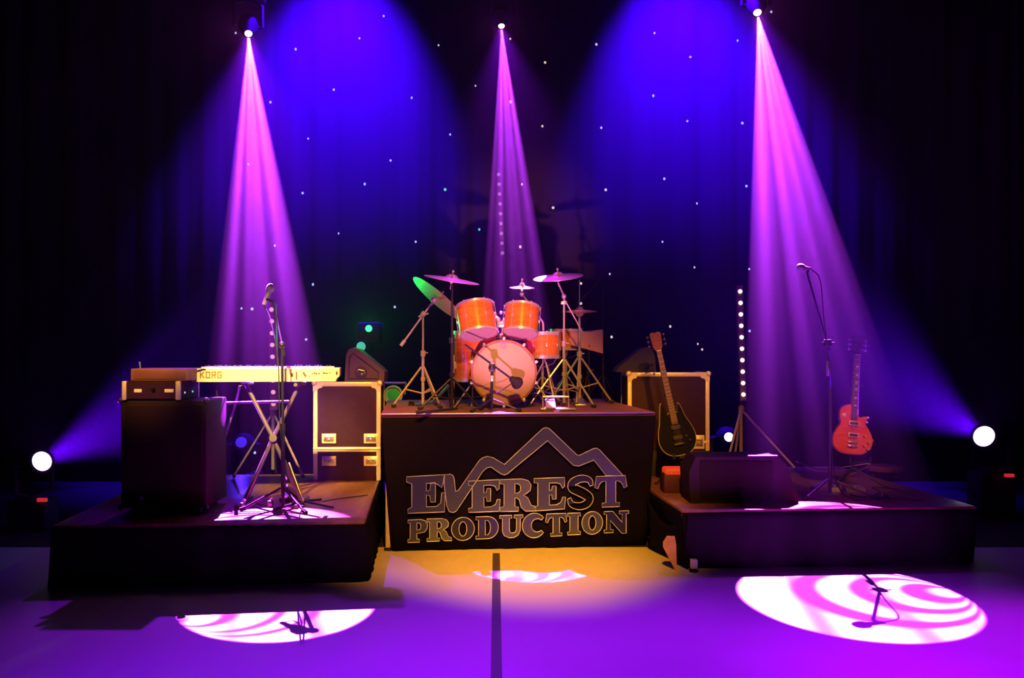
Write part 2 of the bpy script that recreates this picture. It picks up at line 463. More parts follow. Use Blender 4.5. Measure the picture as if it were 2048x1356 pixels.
GL['R'] = [[(0,1),(.62,1),(.80,.94),(.88,.80),(.86,.64),(.74,.54),(.66,.50),(.78,.42),(.88,.18),(1.0,.14),(1.02,.0),(.72,0),(.60,.12),(.54,.36),(.46,.42),(.42,.42),(.42,.14),(.52,.13),(.52,0),(0,0),(0,.13),(.11,.15),(.11,.85),(0,.87)], [(.42,.86),(.42,.56),(.52,.57),(.58,.64),(.58,.78),(.52,.85)]]
GL['P'] = [[(0,1),(.66,1),(.88,.94),(1.0,.80),(.98,.58),(.86,.44),(.66,.40),(.46,.40),(.46,.14),(.60,.13),(.60,0),(0,0),(0,.13),(.12,.15),(.12,.85),(0,.87)], [(.46,.86),(.46,.54),(.58,.55),(.66,.62),(.66,.77),(.58,.85)]]
GL['O'] = [ellipse(.5,.5,.5,.53), ellipse(.5,.5,.17,.33)[::-1]]
GL['D'] = [[(0,1),(.55,1)]+ellipse(.52,.5,.48,.5,14,PI/2,-PI/2)+[(0,0),(0,.13),(.12,.15),(.12,.85),(0,.87)], [(.42,.84),(.42,.16),(.54,.18),(.63,.32),(.65,.5),(.63,.68),(.54,.82)]]
GL['T'] = [[(0,1),(1,1),(1.06,.64),(.95,.60),(.88,.76),(.78,.83),(.67,.83),(.67,.14),(.80,.13),(.80,0),(.20,0),(.20,.13),(.33,.14),(.33,.83),(.22,.83),(.12,.76),(.05,.60),(-.06,.64)]]
GL['I'] = [[(0,1),(1,1),(1,.86),(.82,.84),(.82,.16),(1,.14),(1,0),(0,0),(0,.14),(.18,.16),(.18,.84),(0,.86)]]
GL['N'] = [[(0,1),(.36,1),(.76,.46),(.76,.84),(.64,.87),(.64,1),(1.04,1),(1.04,.87),(.93,.85),(.93,-.06),(.74,-.06),(.26,.58),(.26,.15),(.38,.13),(.38,0),(0,0),(0,.13),(.10,.15),(.10,.85),(0,.87)]]
GL['U'] = [[(0,1),(.52,1),(.52,.87),(.42,.85),(.42,.32),(.46,.20),(.56,.17),(.68,.22),(.72,.34),(.72,.85),(.62,.87),(.62,1),(1.0,1),(1.0,.87),(.89,.85),(.88,.28),(.78,.06),(.60,-.04),(.40,-.04),(.20,.06),(.12,.26),(.12,.85),(0,.87)]]
a_ = arcpath((.54,.5), (.38,.40), .75, 2*PI-.75, 20)
cS = stroke(a_, [.14+.24*math.sin(PI*i/19)**1.2 for i in range(20)])
GL['C'] = [cS]
sp_ = smoothpath([(.88,.70,0),(.80,.88,0),(.52,.93,0),(.24,.82,0),(.20,.66,0),(.42,.55,0),(.64,.44,0),(.80,.30,0),(.72,.13,0),(.46,.06,0),(.18,.14,0),(.10,.32,0)], 4)
sp_ = [(p.x, p.y) for p in sp_]; nS = len(sp_)
GL['S'] = [stroke(sp_, [.13+.17*math.sin(PI*i/(nS-1)) for i in range(nS)])]

sign = thing('logo_sign', 'raised silver two-line lettering with a mountain outline on the riser front', 'sign', O_+Z_*.1)
RIM = mat('silver_rim', (.56, .68, .76), .35, .1)
GREY = [mat('chrome_grey_%s' % n, c, .3, .45) for n, c in (('a', (.042,.054,.044)), ('b', (.062,.080,.066)), ('c', (.016,.021,.017)), ('d', (.10,.125,.105)))]
def put(loops, g, name='letter'):
    """loops in crop coordinates"""
    LL = [[lp(*p) for p in l] for l in loops]
    # outer loop counter-clockwise in (u, z)
    def area(l): return sum(l[i][0]*l[(i+1) % len(l)][1]-l[(i+1) % len(l)][0]*l[i][1] for i in range(len(l)))
    o = MB().prism(LL, O_.copy(), RU, Z_, .018).build(name, GREY[g], sign, smooth=20)
    rm = MB()
    for l in LL:
        rm.tube([O_-RV*.002+RU*p[0]+Z_*p[1] for p in l], .0036, 6, closed=True)
    rm.build('rim', RIM, o, smooth=60)
def glyph(ch, x0, x1, yt0, yt1, yb0, yb1, g):
    """box corners in crop px: top-left y yt0, top-right yt1, bottom-left yb0, bottom-right yb1"""
    ls = []
    for l in GL[ch]:
        ls.append([(x0+(x1-x0)*a, (yt0+(yt1-yt0)*a)*b+(yb0+(yb1-yb0)*a)*(1-b)) for a, b in l])
    put(ls, g)
put([[(250,592),(505,578),(500,632),(487,668),(470,650),(440,633),(385,638),(385,690),(408,684),(414,640),(446,640),(446,765),(412,765),(408,722),(385,716),(385,797),(455,795),(482,770),(490,702),(512,700),(508,832),(258,842),(258,812),(285,800),(285,642),(250,628)]], 0)
put([[(508,578),(548,574),(566,584),(574,606),(584,694),(604,684),(745,482),(770,462),(800,453),(840,462),(918,508),(1178,264),(1200,256),(1224,264),(1412,444),(1430,446),(1524,400),(1546,397),(1566,408),(1728,584),(1610,584),(1528,478),(1424,520),(1388,514),(1212,346),(938,572),(918,580),(892,572),(826,526),(800,530),(770,556),(590,826),(568,838),(540,830),(524,790),(506,650)]], 1, 'mountain_letter')
for a in (('E', 672, 882, 622, 612, 836, 828, 1), ('R', 888, 1128, 612, 604, 830, 826, 3), ('E', 1120, 1328, 604, 597, 826, 812, 1), ('S', 1340, 1535, 592, 588, 812, 800, 2), ('T', 1545, 1742, 590, 584, 802, 794, 0),
          ('P', 258, 392, 888, 882, 1042, 1036, 0), ('R', 388, 556, 880, 876, 1034, 1028, 3), ('O', 556, 712, 876, 872, 1026, 1020, 2), ('D', 722, 876, 866, 862, 1018, 1012, 2), ('U', 884, 1044, 858, 852, 1004, 1000, 1), ('C', 1044, 1206, 848, 842, 1008, 1000, 0),
          ('T', 1206, 1336, 846, 842, 1000, 994, 0), ('I', 1348, 1436, 842, 838, 990, 986, 1), ('O', 1446, 1588, 836, 832, 984, 978, 1), ('N', 1598, 1760, 830, 824, 976, 968, 2)):
    glyph(*a)

# ================================================================== DRUM KIT
def drum(root, c0, axis, length, r, hoopm, headA, headB, lugs=8, shell=AMBERW, hoop_h=.03, hoop_r=.008, phase=0.0):
    """shell from c0 (head A) along axis"""
    u, w, d = basis(axis); c0 = V(c0)
    MB().lathe(c0, d, [(.004, r), (length-.004, r), (length-.004, r-.006), (.004, r-.006), (.004, r)], 40, False, False).build('shell', shell, root)
    MB().lathe(c0, -d, [(-.002, r*.985), (.006, r*.97), (.008, 0)], 40, capA=False).build('head', headA, root)
    MB().lathe(c0+d*length, d, [(-.002, r*.985), (.006, r*.97), (.008, 0)], 40, capA=False).build('head', headB, root)
    for q, dd in ((c0, d), (c0+d*length, -d)):
        MB().lathe(q, dd, [(-.012, r+.001), (-.012, r+hoop_r), (hoop_h-.012, r+hoop_r), (hoop_h-.012, r+.001), (-.012, r+.001)], 40, False, False).build('hoop', hoopm, root)
    for i in range(lugs):
        a = 2*PI*i/lugs+phase; n = u*math.cos(a)+w*math.sin(a); t = d.cross(n)
        b = MB()
        b.obox(c0+d*length*.5+n*(r+.006), t, n, d, (.018, .014, .030), .005)
        b.rod(c0-d*.012+n*(r+.010), c0+d*(length+.012)+n*(r+.010), .0022, seg=6)
        for e in (-.012, length+.012): b.ball(c0+d*e+n*(r+.010), .006, 8)
        b.build('lug', CHROME, root)

# bass drum
yb = 7.86
kc = at(1008, 745, yb); kr = .292; kc.z = RZ+kr+.022
bd = thing('bass_drum', 'amber bass drum with pale front head in the middle of the kit', 'drum', (kc.x, kc.y+.2, RZ))
MB().lathe(kc+Y_*.02, Y_, [(0, kr-.012), (.40, kr-.012)], 56).build('shell', AMBERW, bd)
hd = MB().lathe(kc+Y_*.012, -Y_, [(-.004, kr-.018), (.004, kr-.03), (.007, 0)], 56, capA=False).build('front_head', HEADB, bd)
bg = MB().lathe(V((kc.x-.005, kc.y+.006, kc.z+.235)), -Y_, [(0, .030), (.003, .028)], 24, sx=1.0).build('badge', mat('head_badge', (.45,.25,.28), .6), hd)
for yy, n_ in ((-.006, 1), (.405, 2)):
    MB().lathe(kc+Y_*yy, Y_, [(0, kr-.020), (0, kr-.004), (.04, kr-.004), (.04, kr-.020), (0, kr-.020)], 56, False, False).build('hoop', AMBERW if n_ == 2 else mat('hoop_lacquer', (.22, .10, .03), .3, coat=.5), bd)
MB().lathe(kc+Y_*.425, Y_, [(0, kr-.02), (.004, 0)], 40).build('batter_head', HEADW, bd)
for i in range(10):
    a = 2*PI*(i+.5)/10; n = V((math.cos(a), 0, math.sin(a))); t = V((-math.sin(a), 0, math.cos(a)))
    b = MB(); b.obox(kc+n*(kr+.004)+Y_*.014, t, n, Y_, (.028, .024, .05), .005); b.rod(kc+n*(kr+.018)+Y_*0, kc+n*(kr+.018)+Y_*.16, .004, seg=6)
    b.obox(kc+n*(kr-.002)+Y_*.15, t, n, Y_, (.022, .03, .07), .006); b.rod(kc+n*(kr+.014)+Y_*-.02, kc+n*(kr+.014)+Y_*-.006, .007, seg=8)
    b.build('claw', CHROME, bd)
for s in (-1, 1):
    p = kc+V((s*kr*.92, .10, -.08)); e = V((kc.x+s*(kr+.14), kc.y-.03, RZ+.012))
    b = MB().rod(p, e, .008); b.ball(e, .013, 10); b.obox(p, X_, Y_, Z_, (.03, .05, .05), .008); b.build('spur', CHROME, bd)
tm = MB(); top = kc+V((-.005, .16, kr))
tm.rod(top-Z_*.02, top+Z_*.17, .016); tm.obox(top+Z_*.03, X_, Y_, Z_, (.07, .06, .05), .01)
tm.obox(top+Z_*.13, X_, Y_, Z_, (.11, .06, .055), .01)
for s in (-1, 1):
    tm.tube(smoothpath([top+V((s*.03, 0, .15)), top+V((s*.06, .005, .20)), top+V((s*.105, .02, .21))], 5), .012, 10)
    tm.ball(top+V((s*.045, -.02, .175)), .022, 12); tm.ball(top+V((s*.075, -.015, .225)), .018, 12); tm.ball(top+V((s*.02, -.02, .235)), .016, 12)
tm.build('tom_mount', CHROME, bd)

def tom(label, b, t_, r, rootz):
    b, t_ = V(b), V(t_); d = t_-b
    rt = thing('rack_tom', label, 'drum', b, 'rack toms above the bass drum')
    drum(rt, b, d, d.length, r, CHROME, HEADW, HEADW, 6, phase=.5, hoop_h=.022)
    return rt
ax = V((0, .31, .95)).normalized()
b1 = at(957, 667, 7.90); tom('larger amber rack tom showing its pale underside, left of the pair', b1, b1+V((-.035,0,0))+ax*.255, .166, RZ)
b2 = at(1041, 666, 7.92); tom('smaller amber rack tom showing its pale underside, under the splash cymbal', b2, b2+V((.018,0,0))+ax*.235, .152, RZ)

def floor_drum(name, label, cx, Y, ztop, zbot, r, legs=3, cat='drum'):
    c = at(cx, 700, Y); c.z = zbot
    rt = thing(name, label, cat, (c.x, Y, RZ))
    drum(rt, c, Z_, ztop-zbot, r, CHROME, HEADW, HEADW, 8, phase=.2)
    return rt, c
ft, c = floor_drum('floor_tom', 'large amber floor tom on chrome legs left of the bass drum', 952, 8.38, 1.775, 1.33, .205)
for a in (3.6, 4.6, 1.2):
    n = V((math.cos(a), math.sin(a), 0)); q = c+n*.225
    b = MB().rod(V((q.x, q.y, 1.56)), V((q.x, q.y, RZ+.05)), .008); b.rod(V((q.x, q.y, RZ+.05)), V((q.x+n.x*.02, q.y+n.y*.02, RZ)), .013, .016); b.obox(V((q.x-n.x*.01, q.y-n.y*.01, 1.47)), n, n.cross(Z_), Z_, (.03, .04, .07), .008)
    b.build('leg', CHROME, ft)
def snare_stand(rt, c, zb, zf):
    s = MB(); s.rod(V((c.x, c.y, zf+.12)), V((c.x, c.y, zb-.05)), .012)
    for k in range(3):
        a = k*2*PI/3+.5; n = V((math.cos(a), math.sin(a), 0))
        s.tube([V((c.x, c.y, zb-.09))+n*.02, V((c.x, c.y, zb-.06))+n*.12, V((c.x, c.y, zb-.012))+n*.15], .006)
        s.tube([V((c.x, c.y, zf+.26))+n*.015, V((c.x, c.y, zf+.012))+n*.21], .007); s.tube([V((c.x, c.y, zf+.13)), V((c.x, c.y, zf+.10))+n*.13], .005)
        s.ball(V((c.x, c.y, zf+.014))+n*.21, .014, 8)
    s.build('stand', CHROME, rt)
ft2, c = floor_drum('side_tom', 'amber side tom on a low stand right of the bass drum', 1085, 8.25, 1.765, 1.545, .155)
snare_stand(ft2, c, 1.545, RZ)
sn, c = floor_drum('snare_drum', 'darker amber snare drum behind the crash stand on the right', 1132, 8.72, 1.80, 1.62, .165)
snare_stand(sn, c, 1.62, RZ)

def cymbal(root, c, normal, r, name='cymbal', m=BRASS):
    n = V(normal).normalized()
    return MB().lathe(V(c)-n*.018, n, [(0, r), (.003, r), (.012, r*.62), (.018, r*.30), (.024, r*.24), (.045, r*.14), (.050, r*.05), (.050, 0)], 48, capA=True).build(name, m, root, smooth=50)
def tripod(root, base, hub, spread, r=.011, a0=.4, m=CHROME, brace=True, feet=True, zf=None, nm='leg'):
    base = V(base)
    for k in range(3):
        a = a0+k*2*PI/3; n = V((math.cos(a), math.sin(a), 0))
        b = MB(); e = base+n*spread+Z_*.012
        b.rod(base+Z_*hub+n*.015, e, r*.8, seg=8)
        if brace: b.rod(base+Z_*(hub*.35)+n*.01, base+Z_*(hub*.45)+n*spread*.56, r*.6, seg=6)
        lg = b.build(nm, m, root)
        if feet: MB().rod(e+n*-.03+Z_*.012, e+n*.01-Z_*.0, r*1.35, seg=8).build('rubber_foot', RUBB, lg)
def stand_pole(root, base, z0, ztop, m=CHROME, r=.0135):
    base = V(base); mid = z0+(ztop-z0)*.55
    b = MB(); b.rod(V((base.x, base.y, z0)), V((base.x, base.y, mid)), r); b.rod(V((base.x, base.y, mid)), V((base.x, base.y, ztop)), r*.72)
    b.lathe(V((base.x, base.y, mid-.03)), Z_, [(0, r*1.7), (.05, r*1.7)], 14); b.rod(V((base.x, base.y, mid)), V((base.x+.045, base.y-.01, mid)), .006)
    b.lathe(V((base.x, base.y, z0+(mid-z0)*.45)), Z_, [(0, r*1.6), (.035, r*1.6)], 14)
    return b.build('pole', m, root)
def topping(root, c, n, felt=True):
    n = V(n).normalized(); b = MB(); b.rod(V(c)-n*.10, V(c)+n*.07, .0045, seg=8)
    b.lathe(V(c)+n*.05, n, [(0, .011), (.014, .011)], 10); b.lathe(V(c)-n*.045, n, [(0, .016), (.022, .016)], 12); return b.build('tilter', CHROME, root)

# left crash on a dark straight stand
p = at(904, 556, 7.75); nn = V((-.18, -.10, 1))
r_ = thing('crash_cymbal', 'bronze crash cymbal tilted on the dark straight stand left of the toms', 'cymbal', (p.x, p.y, RZ), 'cymbals of the drum kit')
cymbal(r_, p, V((.17, -.14, 1)), .242); topping(r_, p, V((.17, -.14, 1)))
stand_pole(r_, (p.x, p.y, 0), RZ+.02, p.z-.06, BLKM, .014)
tripod(r_, (p.x, p.y, RZ), .26, .30, .012, 3.6, BLKM)
# right crash on boom stand
p = at(1116, 551, 8.05); base = at(1128, 700, 8.15); base.z = RZ
r_ = thing('crash_cymbal', 'pink-lit crash cymbal on the chrome stand right of the toms', 'cymbal', base, 'cymbals of the drum kit')
n2 = V((-.10, -.22, 1)); cymbal(r_, p, n2, .225); topping(r_, p, n2)
stand_pole(r_, base, RZ+.03, p.z-.16); b = MB()
b.rod(V((base.x, base.y, p.z-.18)), p-V((0, 0, .06)), .008); b.rod(V((base.x, base.y, p.z-.2)), V((base.x+.17, base.y+.05, p.z-.50)), .007)
b.ball(V((base.x, base.y-.005, p.z-.18)), .024, 12); b.obox(V((base.x, base.y, p.z-.24)), X_, Y_, Z_, (.06, .03, .03), .006); b.build('boom_arm', CHROME, r_)
tripod(r_, base, .42, .34, .012, 3.45)
# splash
p = at(1044, 572, 8.02); e = at(1086, 645, 8.14)
r_ = thing('splash_cymbal', 'small bright splash cymbal above the right rack tom', 'cymbal', (e.x, e.y, RZ), 'cymbals of the drum kit')
cymbal(r_, p, V((.02, -.16, 1)), .112); topping(r_, p, V((.02, -.16, 1)))
b = MB().rod(p-Z_*.07, e, .0075); b.ball(p-Z_*.075, .022, 12); b.ball(p+(e-p)*.6, .018, 10); b.rod(e, V((e.x+.02, e.y+.02, RZ+.4)), .009); b.build('boom_arm', CHROME, r_)
tripod(r_, (e.x+.02, e.y+.02, RZ), .40, .22, .009, .9)
# ride, steeply tilted and lit green
p = at(877, 594, 8.15); nn = V((.50, -.22, .62))
base = at(846, 700, 8.0); base.z = RZ
r_ = thing('ride_cymbal', 'large steeply tilted green-lit ride cymbal left of the drum kit', 'cymbal', base, 'cymbals of the drum kit')
cymbal(r_, p, V((.62, .20, .74)), .285); topping(r_, p, V((.62, .20, .74)))
stand_pole(r_, base, RZ+.03, at(0, 622, 8.0).z)
b = MB(); q0 = at(803, 690, 7.96); q1 = at(868, 600, 8.02); piv = at(846, 629, 7.99)
b.rod(q0, q1, .009); b.lathe(q0, (q1-q0), [(-.01, .017), (.05, .017)], 12); b.ball(piv, .026, 12); b.ball(q1, .030, 14); b.rod(q1, p-V((.62, .20, .74)).normalized()*.05, .008); b.rod(piv+V((-.04, 0, -.02)), piv+V((.05, 0, .01)), .008)
b.build('boom_arm', CHROME, r_)
tripod(r_, base, .36, .27, .012, 3.3)
# hi-hat
p = at(1159, 624, 8.45); base = V((p.x, p.y, RZ))
r_ = thing('hi_hat', 'dim hi-hat pair on a tripod stand beside the music stand', 'cymbal', base, 'cymbals of the drum kit')
cymbal(r_, p+Z_*.02, Z_, .165, 'top_cymbal'); cymbal(r_, p-Z_*.012, -Z_, .165, 'bottom_cymbal')
stand_pole(r_, base, RZ+.05, p.z-.04, CHROME, .015); MB().rod(p, p+Z_*.30, .004, seg=8).build('pull_rod', STEEL, r_)
tripod(r_, base, .44, .34, .012, .35)
b = MB(); b.obox(base+V((-.02, -.20, .035)), X_, V((0, .98, .15)).normalized(), V((0, -.15, .98)).normalized(), (.09, .28, .014), .005); b.obox(base+V((-.02, -.33, .012)), X_, Y_, Z_, (.10, .06, .02), .004); b.build('pedal', STEEL, r_)

# music stand
base = at(1178, 700, 8.62); base.z = RZ
r_ = thing('music_stand', 'music stand with pale sheets behind the hi-hat', 'music stand', base)
b = MB(); q = [at(1142, 664, 8.55), at(1206, 659, 8.75), at(1206, 707, 8.69), at(1142, 690, 8.50)]
nrm = (q[1]-q[0]).cross(q[3]-q[0]).normalized()
b.hexa([x for x in (q[3], q[2], q[2]+nrm*.008, q[3]+nrm*.008, q[0], q[1], q[1]+nrm*.008, q[0]+nrm*.008)]).build('desk', PAPER, r_, smooth=0)
stand_pole(r_, base, RZ+.02, at(0, 690, 8.62).z, BLKM, .010); tripod(r_, base, .30, .24, .009, .1, BLKM, brace=False)

# kick microphone on a low boom stand
base = at(983, 700, 7.45); base.z = RZ
r_ = thing('kick_microphone_stand', 'short black boom stand with a microphone at the bass drum head', 'microphone stand', base)
piv = at(984, 735, 7.45); q0 = at(930, 689, 7.42); q1 = at(1025, 759, 7.60)
MB().rod(base+Z_*.02, piv, .012).build('pole', BLKM, r_)
b = MB(); b.rod(q0, q1, .0085); b.ball(piv, .032, 12); b.obox(piv, X_, Y_, Z_, (.05, .045, .07), .008); b.build('boom', BLKM, r_)
MB().obox(at(984, 757, 7.435), X_, Y_, Z_, (.024, .03, .05), .004).build('clutch', CHROME, r_)
d = (q1-q0).normalized(); b = MB(); b.lathe(q1-d*.02, d, [(0, .022), (.03, .034), (.06, .052), (.085, .054), (.105, .040), (.112, 0)], 20); b.build('microphone', RUBB, r_)
tripod(r_, base, .10, .24, .011, 4.0, BLKM, brace=False)
cb = MB().tube(smoothpath([q1+V((0,-.02,-.03)), at(1000, 782, 7.55), at(975, 790, 7.5), at(930, 800, 7.6), V((-.35, 7.7, RZ+.01))], 6), .004, 6).build('microphone_cable', RUBB)
tag(cb, 'thin black cable looping from the bass drum microphone', 'cable')

# overhead microphone stand, thin and dark behind the hi-hat
base = at(1206, 700, 8.95); base.z = RZ
r_ = thing('overhead_microphone_stand', 'thin dark boom stand at the right rear of the drum kit', 'microphone stand', base)
stand_pole(r_, base, RZ+.02, at(0, 556, 8.95).z, BLKM, .009)
b = MB().rod(at(1217, 541, 8.9), at(1172, 590, 8.7), .007); b.ball(at(1206, 553, 8.93), .022, 10); b.build('boom', BLKM, r_)
b = MB(); q = at(1172, 590, 8.7); b.lathe(q, at(1165, 597, 8.68)-q, [(0, .010), (.09, .010), (.10, .014), (.14, .012), (.145, 0)], 12); b.build('microphone', BLKM, r_)
tripod(r_, base, .25, .18, .009, .6, BLKM, brace=False)

# kick pedal hidden side bits and the folded stand tinted blue at the left
p0 = at(832, 803, 8.05); p1 = at(866, 789, 7.95); p2 = at(896, 764, 7.9)
r_ = thing('folded_stand', 'blue-lit folded metal stand lying on the drum riser under the ride cymbal', 'stand', V((p1.x, p1.y, RZ)))
bz = lambda p, h: V((p.x, p.y, RZ+h))
MB().rod(bz(p0, .02), bz(p1, .05), .014).build('tube', BLUELIT, r_); MB().rod(bz(p1, .05), V((p2.x, p2.y, RZ+.19)), .013).build('arm', BLUELIT, r_)
b = MB().rod(V((p2.x, p2.y, RZ+.19)), V((p2.x+.02, p2.y+.1, RZ+.008)), .010); b.ball(V((p2.x, p2.y, RZ+.19)), .02, 10); b.build('leg', BLUELIT, r_)

# drum throne (its dark seat shows between the stands)
b0 = V((.30, 8.92, RZ)); r_ = thing('drum_throne', 'round black drum stool behind the toms', 'stool', b0)
MB().lathe(b0+Z_*.50, Z_, [(0, .14), (.01, .165), (.07, .17), (.09, .15), (.095, 0)], 28).build('seat', BLK, r_)
MB().rod(b0+Z_*.05, b0+Z_*.50, .016).build('post', CHROME, r_); tripod(r_, b0, .28, .25, .011, 1.2)

# foot blocks and small clutter
for (px, py, sz, lb) in ((823, 812, .030, 'small black rubber block at the left front of the drum riser'), ):
    q = onz(px, py, RZ); tag(MB().lathe(q+Z_*.0, Z_, [(0, sz), (.045, sz*.8), (.05, 0)], 14).build('rubber_block', RUBB), lb, 'block')
q = onz(835, 829, RZ)
cb = MB().rod(V((q.x, q.y, RZ+.014)), V((q.x+.30, q.y+.28, RZ+.03)), .012); cb.ball(V((q.x, q.y, RZ+.016)), .016, 10)
tag(cb.build('stick_tube', RUBB), 'black tube lying on the riser in front of the dark cymbal stand', 'tube')
# hi-hat side pedal plate catching the pink spot
q = at(1115, 700, 7.62); q.z = RZ
r_ = thing('kick_pedal', 'chrome double pedal at the right front of the drum riser', 'pedal', q)
b = MB(); b.obox(q+Z_*.012, X_, Y_, Z_, (.30, .16, .018), .006); b.build('base_plate', STEEL, r_)
b = MB(); b.obox(q+V((-.06, .0, .055)), X_, V((0, .95, .3)).normalized(), V((0, -.3, .95)).normalized(), (.085, .20, .014), .005); b.build('footboard', CHROME, r_)
b = MB(); b.tube([q+V((-.12, .07, .02)), q+V((-.12, .07, .11)), q+V((.10, .07, .11)), q+V((.10, .07, .02))], .010); b.build('frame', CHROME, r_)

# ================================================================== LEFT PLATFORM
# dark cabinet
def corner_balls(b, lo, hi, r=.02):
    for x in (lo[0], hi[0]):
        for y in (lo[1], hi[1]):
            for z in (lo[2], hi[2]): b.ball((x, y, z), r, 8)
cl_ = V((-2.72, 6.52, PL)); ch_ = V((-2.10, 7.02, 1.245))
r_ = thing('speaker_cabinet', 'tall dark speaker cabinet at the left end of the left platform', 'speaker', ((cl_.x+ch_.x)/2, 6.77, PL))
MB().box(cl_+V((0,.0,.045)), ch_, .012).build('body', LAMIND, r_)
MB().box((cl_.x+.03, cl_.y-.008, cl_.z+.09), (ch_.x-.03, cl_.y+.004, ch_.z-.04), .006).build('grille', GRILL, r_)
for x in (cl_.x, ch_.x):
    for z in (cl_.z+.05, ch_.z):
        MB().ball((x, cl_.y, z), .022, 10).build('corner', BLKM, r_)
for x in (cl_.x+.07, ch_.x-.07):
    for y in (cl_.y+.07, ch_.y-.07):
        MB().lathe((x-.015, y, PL+.024), X_, [(0, .024), (.03, .024)], 16).build('caster', RUBB, r_)
MB().lathe((cl_.x+.16, cl_.y-.006, .54), -Y_, [(0, .016), (.012, .014)], 14).build('jack_plate', CHROME, r_)
# rack case on it
lo = V((-2.70, 6.50, 1.248)); hi = V((-2.285, 6.92, 1.385))
r_ = thing('rack_case', 'small two-unit rack case with pale edges on the dark speaker cabinet', 'case', ((lo.x+hi.x)/2, 6.7, lo.z))
MB().box(lo+V((0,.02,0)), hi, .004).build('shell', LAMIND, r_)
for x in (lo.x+.014, hi.x-.014):
    MB().box((x-.016, lo.y-.004, lo.z), (x+.016, lo.y+.03, hi.z), .004).build('edge_trim', ALU, r_)
MB().box((lo.x+.03, lo.y+.006, lo.z+.01), (hi.x-.03, lo.y+.03, hi.z-.01)).build('front_panel', LAMIN, r_)
for xa, xb in ((.085, .14), (.305, .37)):
    MB().box((lo.x+xa, lo.y, lo.z+.055), (lo.x+xb, lo.y+.01, lo.z+.08), .002).build('display', WHITEP, r_)
MB().lathe((lo.x+.225, lo.y+.004, lo.z+.075), -Y_, [(0, .016), (.012, .014)], 16).build('knob', BLKG, r_)
for k, y in enumerate((.10, .27)):
    MB().ball((hi.x+.002, lo.y+y, lo.z+.05), .008, 8).build('pilot_light', PILOT, r_)
MB().box((hi.x-.006, hi.y-.02, lo.z), (hi.x+.004, hi.y+.004, hi.z), .003).build('rear_trim', ALU, r_)
# receiver box on top
lo = V((-2.655, 6.54, 1.386)); hi = V((-2.235, 6.86, 1.475))
r_ = thing('receiver_box', 'brown box with a short antenna on top of the rack case', 'receiver', ((lo.x+hi.x)/2, 6.7, lo.z))
MB().box(lo, hi, .006).build('body', mat('brown_box', (.22, .09, .06), .6, var=.25), r_)
MB().box((lo.x+.02, lo.y-.006, lo.z+.012), (hi.x-.02, lo.y+.004, hi.z-.012), .003).build('front_panel', mat('brown_panel', (.16, .07, .05), .5), r_)
MB().rod((lo.x+.05, lo.y+.05, hi.z), (lo.x+.045, lo.y+.05, hi.z+.05), .006).build('antenna', STEEL, r_)
cb = MB().tube(smoothpath([V((hi.x+.003, 6.72, 1.455)), V((-2.17, 6.74, 1.46)), V((-2.13, 6.8, 1.38)), V((-2.12, 6.85, 1.255))], 6), .006, 6).build('audio_cable', RUBB)
tag(cb, 'short black cable hanging from the brown box with the antenna', 'cable')

# keyboard -------------------------------------------------------------
A = at(381, 766, 6.72); B = at(679, 757, 6.86); u = (B-A); u.z = 0; L_ = u.length; u = u.normalized(); v = V((-u.y, u.x, 0))
zt = at(381, 737, 6.72).z; zb = at(381, 764, 6.72).z; hh = zt-zb
kb = thing('keyboard', 'long cream synthesizer keyboard on an x-shaped stand', 'keyboard', A+u*L_/2+v*.15)
K = V((A.x, A.y, zb))
b = MB(); b.prism([[(0, .028), (.012, 0), (L_-.03, 0), (L_-.018, .028), (L_-.004, .034), (L_, .05), (L_, hh), (0, hh), (-.008, hh-.01), (-.008, .034)]], K, u, Z_, .28)
b.build('body', CREAM, kb, smooth=20)
b = MB(); b.obox(K+u*L_/2+v*.195+Z_*(hh+.004), u, v, Z_, (L_-.10, .13, .012), .003); b.build('key_bed', WHITEP, kb)
nk = 0
for i in range(44):
    if i % 7 in (0, 1, 3, 4, 5):
        b = MB(); b.obox(K+u*(.07+(L_-.14)*(i+.5)/44)+v*.17+Z_*(hh+.016), u, v, Z_, (.011, .08, .012), .003); b.build('black_key', BLKG, kb)
# lettering on the back panel: K O R G as thick strokes
def bars(b, segs, x0, z0, w, h, t):
    for (xa, za, xb, zb_) in segs:
        p = K-v*.0015+u*(x0+w*xa)+Z_*(z0+h*za); q = K-v*.0015+u*(x0+w*xb)+Z_*(z0+h*zb_)
        d = (q-p); l = d.length+t*.9; d = d.normalized(); b.obox((p+q)/2, d, v, d.cross(v), (l, .003, t))
LT = {'K': [(0,0,0,1),(0,.45,1,1),(.3,.62,1,0)], 'O': [(0,0,0,1),(0,1,1,1),(1,1,1,0),(1,0,0,0)], 'R': [(0,0,0,1),(0,1,1,1),(1,1,1,.5),(1,.5,0,.5),(.45,.5,1,0)], 'G': [(1,.85,1,1),(1,1,0,1),(0,1,0,0),(0,0,1,0),(1,0,1,.48),(1,.48,.55,.48)]}
for i, ch in enumerate('KORG'):
    b = MB(); bars(b, LT[ch], .072+i*.042, .032, .025, .042, .0085); b.build('letter', INKL, kb, smooth=0)
for x in (.735,):
    MB().obox(K+u*x+Z_*hh/2-v*.001, u, v, Z_, (.008, .004, hh-.004)).build('seam', INK, kb, smooth=0)
